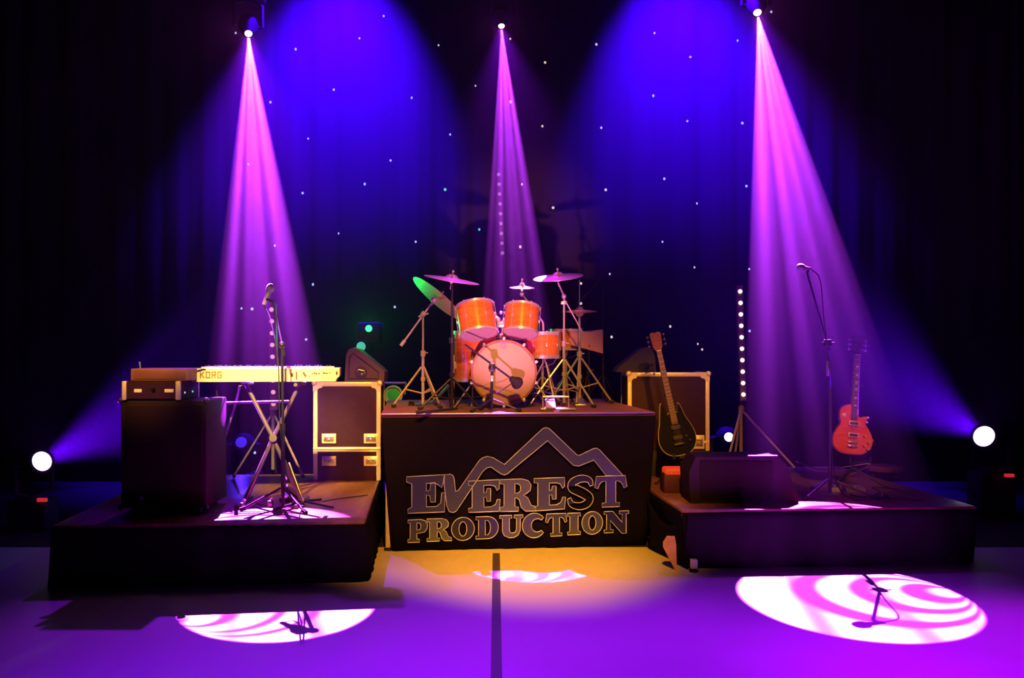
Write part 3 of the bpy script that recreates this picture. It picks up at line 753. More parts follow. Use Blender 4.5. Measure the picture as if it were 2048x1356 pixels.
for x, z, s in ((.745, .5, (.012, .03)), (.775, .45, (.010, .06)), (.83, .62, (.016, .016)), (.838, .5, (.012, .014)), (.842, .42, (.010, .016)), (.872, .38, (.008, .008)), (.895, .58, (.010, .010)), (.912, .62, (.012, .014)), (.925, .58, (.01, .012)), (.945, .6, (.012, .01)), (.98, .64, (.014, .012)), (1.0, .62, (.02, .008)), (1.025, .64, (.01, .008)), (1.08, .62, (.012, .02)), (1.094, .6, (.010, .024)), (1.108, .64, (.008, .028))):
    MB().obox(K+u*min(x, L_-.02)+Z_*hh*z-v*.001, u, v, Z_, (s[0], .006, s[1]), .0015).build('socket', INK, kb, smooth=20)
MB().obox(K+u*(L_-.13)+Z_*hh*.5-v*.0005, u, v, Z_, (.003, .003, hh-.006)).build('seam', INKL, kb, smooth=0)

# stand
yk = 6.96; st = thing('keyboard_stand', 'dark metal x-shaped stand under the cream keyboard', 'stand', V((-1.70, yk, PL)))
STM = mat('stand_metal', (.22, .19, .20), .4, .6)
for yy in (yk-.06, yk+.10):
    s = 0 if yy < yk else .02
    MB().tube([at(492, 768, yy), at(546, 876, yy), V((at(604, 0, yy).x, yy, PL+.02))], .016).build('leg', STM, st)
    MB().tube([at(600, 768, yy+.03), at(546, 876, yy+.03), V((at(488, 0, yy).x, yy+.03, PL+.02))], .016).build('leg', STM, st)
MB().rod(at(546, 876, yk-.10), at(546, 876, yk+.16), .03).build('hub', STM, st)
for px in (492, 600):
    p = at(px, 768, yk); MB().rod(V((p.x, yk-.16, p.z)), V((p.x, yk+.18, p.z)), .014).build('top_arm', STM, st)
for px in (604, 488):
    p = at(px, 0, yk); MB().rod(V((p.x, yk-.22, PL+.016)), V((p.x, yk+.22, PL+.016)), .015).build('foot_bar', STM, st)
b = MB(); a0, a1 = at(452, 806, 7.10), at(578, 803, 7.14); b.rod(a0, a1, .012); b.rod(at(478, 806, 7.05), at(478, 806, 7.3), .012); b.build('cross_bar', STM, st)
b = MB(); b.tube([at(480, 770, 7.24), at(472, 806, 7.14), at(440, 905, 7.14), V((at(430, 0, 7.14).x, 7.14, PL+.01))], .010); b.build('rear_strut', STM, st)

# vocal microphone stand
base = V((at(566, 0, 6.72).x, 6.72, PL))
r_ = thing('vocal_microphone_stand', 'tall black boom stand in front of the cream keyboard, microphone tilted up', 'microphone stand', base)
top = at(564, 690, 6.70)
b = MB(); b.rod(base+Z_*.03, V((base.x, base.y, 1.05)), .014); b.rod(V((base.x, base.y, 1.0)), top, .010); b.lathe(V((base.x, base.y, 1.0)), Z_, [(0, .02), (.06, .02)], 12); b.build('pole', BLKM, r_)
q = at(546, 603, 7.06); b = MB(); b.rod(top+(top-q)*.25, q, .008); b.ball(top, .026, 12); b.build('boom', BLKM, r_)
m0 = at(532, 598, 7.10); m1 = at(540, 577, 7.12)
MICM = mat('microphone_metal', (.7, .62, .68), .4, .2); MICG = mat('microphone_mesh', (.75, .72, .75), .5, .3)
b = MB(); dd = (m1-m0).normalized(); b.lathe(m0-dd*.05, dd, [(0, .013), (.11, .018), (.115, .026)], 16); b.build('microphone', MICM, r_)
MB().lathe(m0+dd*.062, dd, [(0, .024), (.02, .031), (.045, .030), (.065, .018), (.07, 0)], 18).build('microphone_grille', MICG, r_)
b = MB(); b.rod(q, m0+dd*.0, .012); b.build('clip', BLKM, r_)
tripod(r_, base, .16, .30, .012, 5.5, BLKM, brace=False)
cb = MB().tube(smoothpath([m0-dd*.05, at(541, 640, 7.0), at(556, 720, 6.68), at(560, 850, 6.68), at(571, 930, 6.62), onz(578, 985, PL+.3), onz(606, 1012, PL+.008), onz(660, 1000, PL+.008), onz(735, 990, PL+.008)], 6), .0045, 6).build('microphone_cable', RUBB)
tag(cb, 'black cable running down the left vocal stand and over the platform', 'cable')
# sustain pedal and short folding stand
q = onz(572, 1002, PL)
r_ = thing('sustain_pedal', 'small black foot pedal on the left platform beside the stand base', 'pedal', q)
MB().box(q+V((-.04, -.06, 0)), q+V((.05, .10, .035)), .008).build('base', BLK, r_); MB().obox(q+V((.005, -.04, .052)), X_, V((0, .97, .2)).normalized(), V((0, -.2, .97)).normalized(), (.06, .13, .014), .004).build('footplate', CHROME, r_)
for px, py, l in ((485, 1018, 'small pale metal clamp on the left platform, left of the two'), (541, 1014, 'small pale metal clamp on the left platform nearer the microphone stand')):
    q = onz(px, py, PL); b = MB(); b.box(q+V((-.018, -.02, 0)), q+V((.018, .02, .05)), .006); b.rod(q+V((0, 0, .05)), q+V((.02, 0, .07)), .01); tag(b.build('clamp', STEEL), l, 'clamp')
hub = onz(606, 1010, PL); r_ = thing('short_tripod', 'small folding tripod with a long leaning rod on the left platform', 'stand', hub)
MB().rod(hub+Z_*.03, at(578, 925, 7.0), .007).build('rod', STEEL, r_); MB().ball(hub+Z_*.035, .024, 12).build('hub', STEEL, r_)
for dx, dy in ((.26, -.16), (-.16, -.24), (.10, .20)):
    MB().rod(hub+Z_*.03, hub+V((dx, dy, .010)), .009).build('leg', BLKM, r_)

# flight cases ---------------------------------------------------------
def latch(root, x, y, z, w=.13, h=.09):
    o = MB(); o.box((x-w/2, y-.006, z-h/2), (x+w/2, y+.004, z+h/2), .006); o = o.build('latch', ALU, root)
    d = MB(); d.box((x-w*.36, y-.009, z-h*.32), (x+w*.36, y-.004, z+h*.30), .003); d.build('dish', STEEL, o)
    d = MB(); d.tube([(x-w*.26, y-.016, z), (x-w*.22, y-.02, z+h*.2), (x+w*.22, y-.02, z+h*.2), (x+w*.26, y-.016, z)], .005, 6); d.box((x-w*.08, y-.02, z-h*.16), (x+w*.08, y-.008, z+h*.1), .003); d.build('twist_handle', CHROME, o)
def flight_case(name, label, lo, hi, seam=None, latches=(), panel=LAMIN, t=.042, lower=0):
    lo, hi = V(lo), V(hi)
    root = thing(name, label, 'flight case', ((lo.x+hi.x)/2, (lo.y+hi.y)/2, lo.z))
    MB().box((lo.x+.006, lo.y+.006, lo.z), (hi.x-.006, hi.y-.006, hi.z-.006), .004).build('body', panel, root)
    zl = lo.z+lower
    for x in (lo.x, hi.x-t):
        MB().box((x, lo.y, zl), (x+t, lo.y+t, hi.z), .008).build('edge_trim', ALU, root)
        MB().box((x, hi.y-t, zl), (x+t, hi.y, hi.z), .008).build('edge_trim', ALU, root)
        MB().box((x, lo.y, hi.z-t), (x+t, hi.y, hi.z), .008).build('edge_trim', ALU, root)
    MB().box((lo.x, lo.y-.001, hi.z-t), (hi.x, lo.y+t, hi.z+.001), .008).build('edge_trim', ALU, root)
    for x, s in ((lo.x, 1), (hi.x, -1)):
        b = MB(); b.prism([[(0, 0), (0, -.085), (s*.035, -.085), (s*.05, -.06), (s*.085, -.05), (s*.085, 0)][::(-1 if s > 0 else 1)]], V((x, lo.y-.004, hi.z)), X_, Z_, .012); b.ball((x+s*.012, lo.y+.008, hi.z-.012), .028, 12)
        b.build('corner', ALU, root, smooth=30)
    if seam:
        MB().box((lo.x, lo.y-.002, seam-.022), (hi.x, lo.y+.02, seam+.022), .005).build('seam_band', ALU, root)
        MB().box((lo.x, lo.y-.0035, seam-.003), (hi.x, lo.y+.01, seam+.001)).build('parting_line', BLK, root, smooth=0)
    for x, z in latches: latch(root, x, lo.y, z)
    return root, lo, hi
yc = 8.2
zl = lambda py, Y=8.2: EYE-(py-CY)*Y/F
xl = lambda px, Y=8.2: (px-CX)*Y/F
fc, lo, hi = flight_case('flight_case', 'flight case with pale metal edges and four latches on the left platform', (xl(626), yc, PL), (-1.05, 8.5, zl(764)), zl(899), ((xl(658), zl(877)), (xl(742), zl(877)), (xl(658), zl(922)), (xl(742), zl(922))))
r2_, lo2, hi2 = flight_case('flight_case', 'flight case with pale metal edges behind the black guitar', (1.232, 8.42, PR), (2.0, 8.9, zl(745, 8.42)), None, (), LAMIN, .04, lower=.235)
MB().box((1.24, 8.425, PR), (1.99, 8.89, PR+.235), .004).build('dolly_base', BLK, r2_)
latch(r2_, 1.235+.66, 8.42, zl(884, 8.42), .11, .13)
MB().box((1.93, 8.415, zl(884, 8.42)-.012), (1.99, 8.43, zl(884, 8.42)+.014), .004).build('latch_strap', ALU, r2_)

# wedge monitors on the cases
def wedge(name, label, pts, Y, depth, m, cone=None):
    c = at(*pts[0], Y); root = thing(name, label, 'monitor speaker', V((sum(at(*p, Y).x for p in pts)/len(pts), Y+depth/2, min(at(*p, Y).z for p in pts))))
    loop = [(at(*p, Y).x, at(*p, Y).z) for p in pts]
    a = sum(loop[i][0]*loop[(i+1) % len(loop)][1]-loop[(i+1) % len(loop)][0]*loop[i][1] for i in range(len(loop)))
    if a < 0: loop = loop[::-1]
    MB().prism([loop], V((0, Y, 0)), X_, Z_, depth).build('body', m, root, smooth=20)
    return root
w1 = wedge('wedge_monitor', 'grey wedge monitor standing on the left flight case', [(689, 763), (692, 712), (697, 699), (706, 695), (716, 698), (762, 736), (769, 744), (768, 763)], 8.22, .26, WEDGE)
q = at(722, 745, 8.215); MB().lathe(q, -Y_, [(0, .055), (.008, .052), (.010, .040)], 24).build('handle_cup', BLK, w1)
b = MB(); b.tube([q+V((-.035, -.012, .01)), q+V((-.02, -.02, .025)), q+V((.03, -.02, .015)), q+V((.036, -.012, -.01))], .008); b.ball(q+V((.01, -.014, -.015)), .012, 8); b.build('handle', STEEL, w1)
pr = [at(p[0], p[1], 8.218) for p in [(697, 757), (699, 714), (706, 706), (757, 744), (757, 757)]]
MB().tube([p-Y_*.001 for p in pr], .006, 6, closed=True).build('panel_rib', BLK, w1)
wedge('wedge_monitor', 'black wedge monitor silhouetted on the right flight case', [(1232, 744), (1240, 733), (1282, 698), (1294, 694), (1304, 698), (1310, 712), (1312, 744)], 8.44, .30, BLK)

# ================================================================== RIGHT PLATFORM
# red lit amp
lo = V((1.385, 7.42, PR)); hi = V((1.60, 7.60, .632))
r_ = thing('small_amplifier', 'small red amplifier with a glowing orange-red top between riser and dark monitor', 'amplifier', ((lo.x+hi.x)/2, 7.5, PR))
MB().box(lo, (hi.x, hi.y, hi.z-.045), .01).build('body', REDA, r_)
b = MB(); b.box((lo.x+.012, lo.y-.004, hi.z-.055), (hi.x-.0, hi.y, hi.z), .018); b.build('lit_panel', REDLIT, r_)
for i in range(5): MB().lathe((lo.x+.05+i*.033, lo.y-.004, hi.z-.028), -Y_, [(0, .010), (.012, .008)], 12).build('knob', mat('amber_knob', (.6, .25, .05), .4), r_)
# dark monitor
y0 = 6.92; pts = [(xl(1381, y0), PR), (xl(1378, y0), PR+.24), (xl(1392, y0), zl(914, y0)), (xl(1555, y0), zl(913, y0)), (xl(1572, y0), zl(928, y0)), (xl(1597, y0), PR+.05), (xl(1597, y0), PR)]
r_ = thing('floor_monitor', 'large dark floor monitor at the left end of the right platform', 'monitor speaker', (1.9, 7.1, PR))
MB().prism([pts[::-1]], V((0, y0, 0)), X_, Z_, .34).build('body', LAMIND, r_, smooth=20)
MB().box((xl(1400, y0), y0-.008, PR+.03), (xl(1545, y0), y0+.003, zl(922, y0)), .005).build('rear_grille', GRILL, r_)
MB().box((xl(1497, y0), y0+.0, zl(913.5, y0)), (xl(1556, y0), y0+.03, zl(912, y0)+.004), .002).build('edge_highlight', ALU, r_)  # pale strip stands in for the highlight along the top edge
MB().lathe((xl(1583, y0), y0+.17, PR+.14), X_, [(0, .04), (.03, .036)], 18).build('handle', BLKM, r_)

# guitars --------------------------------------------------------------
def guitar(name, label, top, bottom, Y, outline, scale_len, bodym, edge, neckm, headm, headpts, facing=0.0, lean=.10, horns=False, hw=.030, deep=.045):
    """local frame: origin at the bottom of the body, v up the neck, u to the right"""
    B_ = at(*bottom, Y); T_ = at(*top, Y+lean); v = (T_-B_); Lg = v.length; v = v.normalized()
    u = v.cross(-Y_) * -1; u = V((v.z, 0, -v.x)).normalized(); n = u.cross(v).normalized()   # n faces the viewer
    if n.y > 0: n = -n
    root = thing(name, label, 'guitar', B_)
    P = lambda a, b, c=0: B_+u*a+v*b+n*c
    loop = closedpath(outline, 5)
    def ins(k, cx, cy): return [(cx+(x-cx)*k, cy+(y-cy)*k) for x, y in loop]
    cx = sum(x for x, y in loop)/len(loop); cy = sum(y for x, y in loop)/len(loop)
    a = sum(loop[i][0]*loop[(i+1) % len(loop)][1]-loop[(i+1) % len(loop)][0]*loop[i][1] for i in range(len(loop)))
    if a < 0: loop = loop[::-1]
    b = MB(); b.prism([ins(1.0, cx, cy)], P(0, 0, 0), u, v, deep); o = b.build('body', edge, root, smooth=30)
    b = MB(); b.prism([ins(.965, cx, cy)], P(0, 0, .006), u, v, .008); b.build('top', bodym, root, smooth=30)
    return root, P, u, v, n, Lg
def fret_neck(root, P, u, v, n, y0, y1, w0, w1, neckm, headlen, headw, headm, frets=12, dots=True, inline=False, pegm=CHROME):
    b = MB()
    q = [P(-w0/2, y0, .0), P(w0/2, y0, .0), P(w1/2, y1, .0), P(-w1/2, y1, .0)]
    b.hexa([x-n*.012 for x in q]+[x+n*.016 for x in q]).build('neck', neckm, root)
    b = MB(); b.hexa([x+n*.0165 for x in q]+[x+n*.021 for x in q]).build('fretboard', ROSE, root)
    b = MB()
    for i in range(frets+8):
        t = 1-.5**((i+1)/12); t = t/.72
        if t > 1: break
        yy = y1+(y0-y1)*t; w = w1+(w0-w1)*t; b.obox(P(0, yy, .022), u, v, n, (w*.98, .003, .003))
    b.build('frets', STEEL, root)
    for i in ((3, 5, 7, 9, 12, 15) if dots else ()):
        t = (1-.5**((i-.5)/12))/.72; yy = y1+(y0-y1)*t; MB().obox(P(0, yy, .0225), u, v, n, (.022, .012, .002), .0008).build('inlay', PEARL, root)
    # headstock
    hl, hw = headlen, headw
    b = MB(); b.prism([[(-w1/2, 0), (w1/2, 0), (hw*.45, hl*.18), (hw*.55, hl*.92), (hw*.28, hl), (0, hl*.94), (-hw*.28, hl), (-hw*.55, hl*.92), (-hw*.45, hl*.18)]], P(0, y1, .006), u, v, .018); hd = b.build('headstock', headm, root, smooth=20)
    for s in (-1, 1):
        for k in range(3):
            c = P(s*hw*.53, y1+hl*(.28+.25*k), -.004); b = MB(); b.rod(c, c+u*s*.018, .004, seg=6); b.ball(c+u*s*.026, .011, 8, (1, .6, 1.2)); b.rod(P(s*hw*.3, y1+hl*(.28+.25*k), .006), P(s*hw*.3, y1+hl*(.28+.25*k), .018), .005, seg=8)
            b.build('tuning_peg', pegm, root)
    MB().obox(P(0, y1, .018), u, v, n, (w1, .006, .010)).build('nut', PEARL, root)
def strings(root, P, y0, y1, w0, w1):
    b = MB()
    for i in range(6):
        a = (i-2.5)/5; b.rod(P(a*w0, y0, .030), P(a*w1, y1, .024), .0009, seg=4)
    b.build('strings', STEEL, root, smooth=0)
LP = [(0,0),(.10,.012),(.165,.075),(.172,.15),(.135,.225),(.105,.27),(.118,.318),(.105,.335),(.062,.322),(.040,.335),(.034,.40),(-.01,.425),(-.07,.418),(-.115,.375),(-.120,.315),(-.108,.262),(-.138,.205),(-.168,.14),(-.160,.065),(-.10,.012)]
g1, P, u, v, n, Lg = guitar('electric_guitar', 'orange single-cut electric guitar upright on the right platform', (1716, 672), (1703, 909), 7.66, LP, 0, ORANGE, mat('guitar_binding', (.42, .09, .03), .3, coat=.5), MAPLE, BLKG, None)
fret_neck(g1, P, u, v, n, .30, Lg-.165, .056, .043, MAPLE, .165, .085, BLKG)
for yy in (.265, .165):
    o = MB().obox(P(0, yy, .016), u, v, n, (.092, .042, .014), .004).build('pickup', mat('pickup_ring', (.75, .45, .22), .4), g1)
    MB().obox(P(0, yy, .0245), u, v, n, (.068, .018, .004), .001).build('pickup_cover', BLK, o)
b = MB(); b.obox(P(0, .105, .018), u, v, n, (.085, .014, .014), .004); b.build('bridge', CHROME, g1)
b = MB(); b.obox(P(0, .072, .018), u, v, n, (.085, .018, .018), .006); b.ball(P(0, .07, .026), .012, 8); b.build('tailpiece', CHROME, g1)
for a, y in ((.10, .165), (.135, .115), (.10, .085), (.13, .055)):
    MB().lathe(P(a, y, .006), n, [(0, .014), (.018, .011)], 12).build('control_knob', mat('amber_knob', (.6, .25, .05), .4), g1)
for a, y in ((.125, .325), (.118, .285), (.176, .135), (.158, .065)):
    MB().ball(P(a, y, -.012), .012, 10).build('strap_button', CHROME, g1)
MB().lathe(P(-.085, .33, .006), n, [(0, .018), (.006, .016), (.007, .004), (.02, .004)], 14).build('pickup_switch', PEARL, g1)
strings(g1, P, .07, Lg-.165, .052, .036)
def guitar_stand(label, base, top, lean_y, wid=.15):
    rt = thing('guitar_stand', label, 'guitar stand', base)
    b = MB(); b.rod(base+Z_*.12, top, .011); b.build('pole', BLKM, rt)
    for dx, dy in ((-.24, -.14), (.24, -.14), (0, .26)):
        lg = MB().rod(V((base.x, base.y, base.z+.16)), base+V((dx, dy, .010)), .010).build('leg', BLKM, rt); MB().ball(base+V((dx, dy, .014)), .014, 8).build('rubber_foot', RUBB, lg)
    for s in (-1, 1):
        MB().tube([V((base.x, base.y, base.z+.20)), V((base.x+s*.08, base.y-.06, base.z+.215)), V((base.x+s*.085, base.y-.17, base.z+.235)), V((base.x+s*.085, base.y-.175, base.z+.27))], .010).build('cradle_arm', RUBB, rt)
    MB().tube([top+V((-.04, -.07, 0)), top+V((-.04, -.01, -.005)), top+V((.04, -.01, -.005)), top+V((.04, -.07, 0))], .009).build('neck_yoke', RUBB, rt)
    return rt
guitar_stand('black tripod stand under the orange guitar', V((at(1705, 0, 7.80).x, 7.80, PR)), at(1709, 770, 7.80), 0)
# black guitar with two horns
EX = [(x*1.08, y*1.2) for x, y in [(0,0),(.085,.012),(.14,.07),(.150,.145),(.128,.215),(.10,.275),(.085,.335),(.066,.382),(.052,.35),(.044,.315),(.02,.325),(-.02,.325),(-.044,.31),(-.056,.36),(-.078,.400),(-.098,.345),(-.120,.26),(-.147,.185),(-.158,.11),(-.13,.045),(-.075,.008)]]
g2, P, u, v, n, Lg = guitar('electric_guitar', 'black double-horned electric guitar with red headstock leaning beside the drum riser', (1309, 664), (1363, 911), 7.86, EX, 0, BLKG, mat('pale_binding', (.30, .26, .24), .4), MAPLE, REDW, None)
fret_neck(g2, P, u, v, n, .28, Lg-.17, .056, .043, mat('dark_neck', (.09, .04, .03), .35, coat=.4), .17, .090, REDW, dots=False, pegm=BLKM)
for yy in (.25, .16):
    MB().obox(P(0, yy, .016), u, v, n, (.085, .036, .014), .004).build('pickup', BLK, g2)
MB().obox(P(0, .10, .018), u, v, n, (.09, .02, .016), .004).build('bridge', BLKM, g2)
for a in (.075, .10): MB().lathe(P(a, .12 if a > .08 else .16, .006), n, [(0, .012), (.016, .010)], 12).build('control_knob', BLKM, g2)
strings(g2, P, .10, Lg-.17, .052, .036)
guitar_stand('black tripod stand under the black guitar', V((at(1360, 0, 8.02).x, 8.02, PR)), at(1338, 790, 8.02), 0)

# right vocal stand ---------------------------------------------------
base = V((at(1660, 0, 7.25).x, 7.25, PR))
r_ = thing('vocal_microphone_stand', 'tall black boom stand beside the orange guitar, microphone level at the top', 'microphone stand', base)
top = at(1655, 686, 7.25)
b = MB(); b.rod(base+Z_*.03, V((base.x, base.y, 1.30)), .013); b.rod(V((base.x, base.y, 1.25)), top, .009); b.build('pole', BLKM, r_)
MB().rod(at(1655, 752, 7.237), at(1655, 722, 7.237), .0105).build('clutch', STEEL, r_)
q = at(1614, 546, 7.27); b = MB(); b.rod(top+(top-q)*.10, q, .008); b.obox(top, X_, Y_, Z_, (.06, .05, .06), .01); b.rod(top-V((.05,0,0)), top+V((.055,0,.0)), .008); b.build('boom', BLKM, r_)
m0 = at(1617, 537, 7.27); m1 = at(1594, 533, 7.25); dd = (m1-m0).normalized()
b = MB(); b.lathe(m0-dd*.02, dd, [(0, .012), (.06, .017), (.064, .024)], 16); b.build('microphone', MICM, r_)
MB().lathe(m0+dd*.044, dd, [(0, .024), (.015, .030), (.04, .028), (.056, .016), (.06, 0)], 18).build('microphone_grille', MICG, r_)
MB().rod(q, m0, .011).build('clip', BLKM, r_)
tripod(r_, base, .14, .33, .012, 3.75, STEEL, brace=False)
cb = MB().tube(smoothpath([m0-dd*.02, at(1640, 560, 7.26), at(1648, 640, 7.24), at(1662, 760, 7.235), at(1663, 900, 7.235), V((base.x+.03, 7.16, PR+.1)), V((base.x+.12, 7.05, PR+.007)), V((base.x+.40, 7.15, PR+.007)), V((base.x+.62, 7.0, PR+.007))], 6), .0045, 6).build('microphone_cable', RUBB)
tag(cb, 'black cable running down the right vocal stand and over the platform', 'cable')
# effect pedals and small things near the stand base
for px, py, s, mm, lb in ((1672, 984, (.07, .11, .05), STEEL, 'small silver effect pedal just right of the right vocal stand base'), (1712, 985, (.16, .09, .05), mat('violet_pedal', (.20, .12, .22), .5), 'wide violet effect pedal on the right platform below the orange guitar'), (1768, 1000, (.10, .07, .035), LAMIN, 'flat dark effect pedal at the right of the violet pedal')):
    q = onz(px, py, PR); r_ = thing('effect_pedal', lb, 'pedal', q, 'effect pedals below the orange guitar')
    MB().hexa([q+V(p) for p in ((-s[0]/2, 0, 0), (s[0]/2, 0, 0), (s[0]/2, s[1], 0), (-s[0]/2, s[1], 0), (-s[0]/2, .01, s[2]*.7), (s[0]/2, .01, s[2]*.7), (s[0]/2, s[1], s[2]), (-s[0]/2, s[1], s[2]))]).build('body', mm, r_)
    MB().lathe(q+V((0, s[1]*.3, s[2]*.72)), Z_, [(0, .012), (.02, .010)], 12).build('footswitch', CHROME, r_)
cb = MB().tube(smoothpath([onz(1700, 990, PR+.012), onz(1730, 994, PR+.006), onz(1760, 984, PR+.006), onz(1745, 975, PR+.006), onz(1790, 978, PR+.006), onz(1830, 992, PR+.006)], 7), .006, 6).build('pedal_cable', RUBB)
tag(cb, 'black coiled cable between the pedals on the right platform', 'cable')
# low stool
q = V((at(1768, 0, 8.45).x, 8.45, PR)); r_ = thing('low_stool', 'low round stool with a dark red seat right of the orange guitar', 'stool', q)
zz = zl(932, 8.45)-PR
MB().lathe(q+Z_*(zz-.05), Z_, [(0, .13), (.01, .16), (.04, .16), (.055, .14), (.058, 0)], 28).build('seat', mat('dark_red_vinyl', (.16, .05, .06), .45), r_)
for k in range(4):
    a = k*PI/2+.4; nn = V((math.cos(a), math.sin(a), 0)); MB().rod(q+nn*.09+Z_*(zz-.05), q+nn*.14, .010).build('leg', BLKM, r_)
cb = MB().tube(smoothpath([V((2.90, 8.70, PR+.10)), at(1640, 939, 8.5), at(1690, 934, 8.3), at(1740, 928, 8.2), V((3.3, 8.4, PR+.01))], 6), .006, 6).build('power_cable', mat('tan_cable', (.25, .16, .12), .6))
tag(cb, 'thin cable stretched from the light bar tripod toward the orange guitar', 'cable')

# ================================================================== LED BARS
def led_bar(label, top, bottom, Y, n, house, led, w=.075, first=0.03):
    T_, B_ = at(*top, Y), at(*bottom, Y); d = (B_-T_); L = d.length; d = d.normalized(); u = V((-d.z, 0, d.x)).normalized()
    if u.x < 0: u = -u
    rt = thing('led_bar', label, 'stage light', B_, 'vertical light bars at the back of the stage')
    MB().obox((T_+B_)/2+Y_*.03, u, Y_, -d, (w, .06, L+.05), .008).build('housing', house, rt)
    for i in range(n):
        p = T_+d*(L*(i+.3)/(n-.4))
        MB().lathe(p+Y_*.002, -Y_, [(0, .021), (.006, .021), (.012, .015), (.014, 0)], 16).build('led', led, rt)
    return rt, B_
LBH = mat('light_bar_housing', (.34, .22, .16), .5, .2)
rt, B_ = led_bar('bright vertical light bar on a tripod at the rear of the right platform', (1480, 576), (1487, 796), 8.70, 10, LBH, LEDW, .062)
def light_stand(label, base, top, feet, m):
    r_ = thing('light_stand', label, 'stand', base)
    MB().rod(V((top.x, top.y, base.z+.06)), top, .017).build('pole', m, r_)
    hub = V((top.x, top.y, base.z+.60))
    MB().rod(hub-Z_*.04, hub+Z_*.04, .03).build('collar', m, r_)
    for f in feet:
        lg = MB().rod(hub, V(f), .012).build('leg', m, r_); MB().ball(f, .018, 8).build('rubber_foot', RUBB, lg)
    return r_
tb = at(1482, 790, 8.82); tb.z = 1.95
MTL = mat('tan_stand_metal', (.45, .36, .26), .4, .5)
light_stand('tripod stand with splayed legs holding the bright right light bar', V((tb.x, tb.y, PR)), tb, (V((2.90, 8.72, PR+.03)), V((2.10, 8.30, PR+.02)), V((2.36, 8.95, PR+.02))), MTL)
rt, B_ = led_bar('dim pink vertical light bar behind the cream keyboard', (543, 612), (547, 815), 8.40, 9, mat('light_bar_pink_housing', (.14, .07, .08), .5), LEDP, .075)
tb = at(546, 800, 8.52); tb.z = 1.9
light_stand('dark tripod stand holding the pink light bar behind the keyboard', V((tb.x, tb.y, PL)), tb, (V((tb.x+.32, 8.35, PL+.02)), V((tb.x-.32, 8.35, PL+.02)), V((tb.x, 8.62, PL+.02))), STM)
rt, B_ = led_bar('faint vertical light bar high behind the drum kit', (997, 343), (1005, 512), 10.3, 9, BLKM, LEDV, .06)
tb = at(1003, 400, 10.42); light_stand('tall black stand behind the drum riser holding the faint light bar', V((tb.x, tb.y, 0)), V((tb.x, tb.y, B_.z+.6)), (V((tb.x+.5, 10.1, .02)), V((tb.x-.5, 10.1, .02)), V((tb.x, 10.9, .02))), BLKM)

# ================================================================== MOVING HEADS
LIGHTS = []
def moving_head(label, lens, aim, lensm, lr, up, group, hsize=.13, base_h=.18, display=None, dispx=0.0):
    lens = V(lens); d = (V(aim)-lens).normalized(); c = lens-d*hsize*1.25
    s = 1 if up else -1               # up: the base is below
    bz = c.z-s*(.30+base_h/2)
    rt = thing('moving_head_light', label, 'stage light', V((c.x, c.y, bz-base_h/2)), group)
    hs = d.cross(Z_).normalized()
    hd = MB().lathe(c-d*hsize*1.2, d, [(0, hsize*.55), (.02, hsize*.8), (hsize*1.3, hsize*.95), (hsize*2.3, lr*1.35), (hsize*2.42, lr*1.3), (hsize*2.42, lr*1.02), (hsize*2.36, lr*1.02)], 24).build('head', BLK, rt)
    MB().lathe(lens-d*.012, d, [(0, lr), (.006, lr*.94), (.010, lr*.6), (.012, 0)], 28).build('lens', lensm, hd)
    for k in (-1, 1):
        MB().tube([c+hs*k*hsize*1.0, c+hs*k*hsize*1.25, V((c.x, c.y, bz+s*(base_h/2+.06)))+hs*k*hsize*1.25, V((c.x, c.y, bz+s*(base_h/2+.03)))+hs*k*hsize*.5], .025, 8).build('yoke_arm', BLK, rt)
    b = MB().box((c.x-.17, c.y-.14, bz-base_h/2), (c.x+.17, c.y+.14, bz+base_h/2), .02).build('base', BLK, rt)
    MB().lathe(V((c.x, c.y, bz+s*base_h/2)), Z_*s, [(0, .08), (.04, .07)], 20).build('swivel', BLK, rt)
    if display:
        dx = dispx; MB().box((c.x+dx-.030, c.y-.146, bz-.012), (c.x+dx+.030, c.y-.136, bz+.012), .002).build('display', REDD, b)
    return rt, lens, d

HALF = {}
PINK = (.52, .036, 1.0)
heads = [
 ('moving head with a bright pink beam at the upper left, above the keyboard', at(497, 68, 9.9), V((-1.41, 5.80, 0)), 5.3, 1.0, .040, V((-1.25, 5.2, 0)), 1500),
 ('moving head with a thinner pink beam at the top centre, above the drum kit', at(1003, 53, 9.9), V((.26, 6.85, 0)), 4.9, .45, .034, V((.3, 5.0, 0)), 700),
 ('moving head with a bright pink beam at the upper right, above the guitars', at(1515, 26, 9.9), V((2.33, 5.92, 0)), 6.3, 1.0, .043, V((2.2, 4.9, 0)), 600),
]
tops = []
PB = 220000
pats = [(.35, [(.73, 1.0), (.55, .65), (.30, .47), (.05, .20)]), (1.2, [(.72, 1.0), (.42, .55), (.12, .28)]), (PI+.17, [(.76, 1.0), (.50, .63), (.27, .385), (.02, .13)])]
for (lb, ln, tg, half, k, lr, wt, wp_), (ang, bands) in zip(heads, pats):
    rt, lens, d = moving_head(lb, ln, tg, LENSP, lr, False, 'moving heads on the overhead bar', hsize=.12, base_h=.16)
    tops.append((ln, rt))
    s = spot('pink_beam', lens+d*.02, tg, PINK, PB*k, half, .06, .010, rt)
    gobo(s, half, ang, bands, .05 if k == 1 else .10, phase=ang*2+.4)
    spot('purple_wash', lens+d*.02, wt, (.30, .006, 1.0), wp_, 17, 1.0, .05, rt)
    spot('lens_glow', lens+d*.03, lens+V((0, -1, -.15)), (.70, .05, .9), 16*k, 80, 1, .02, rt)
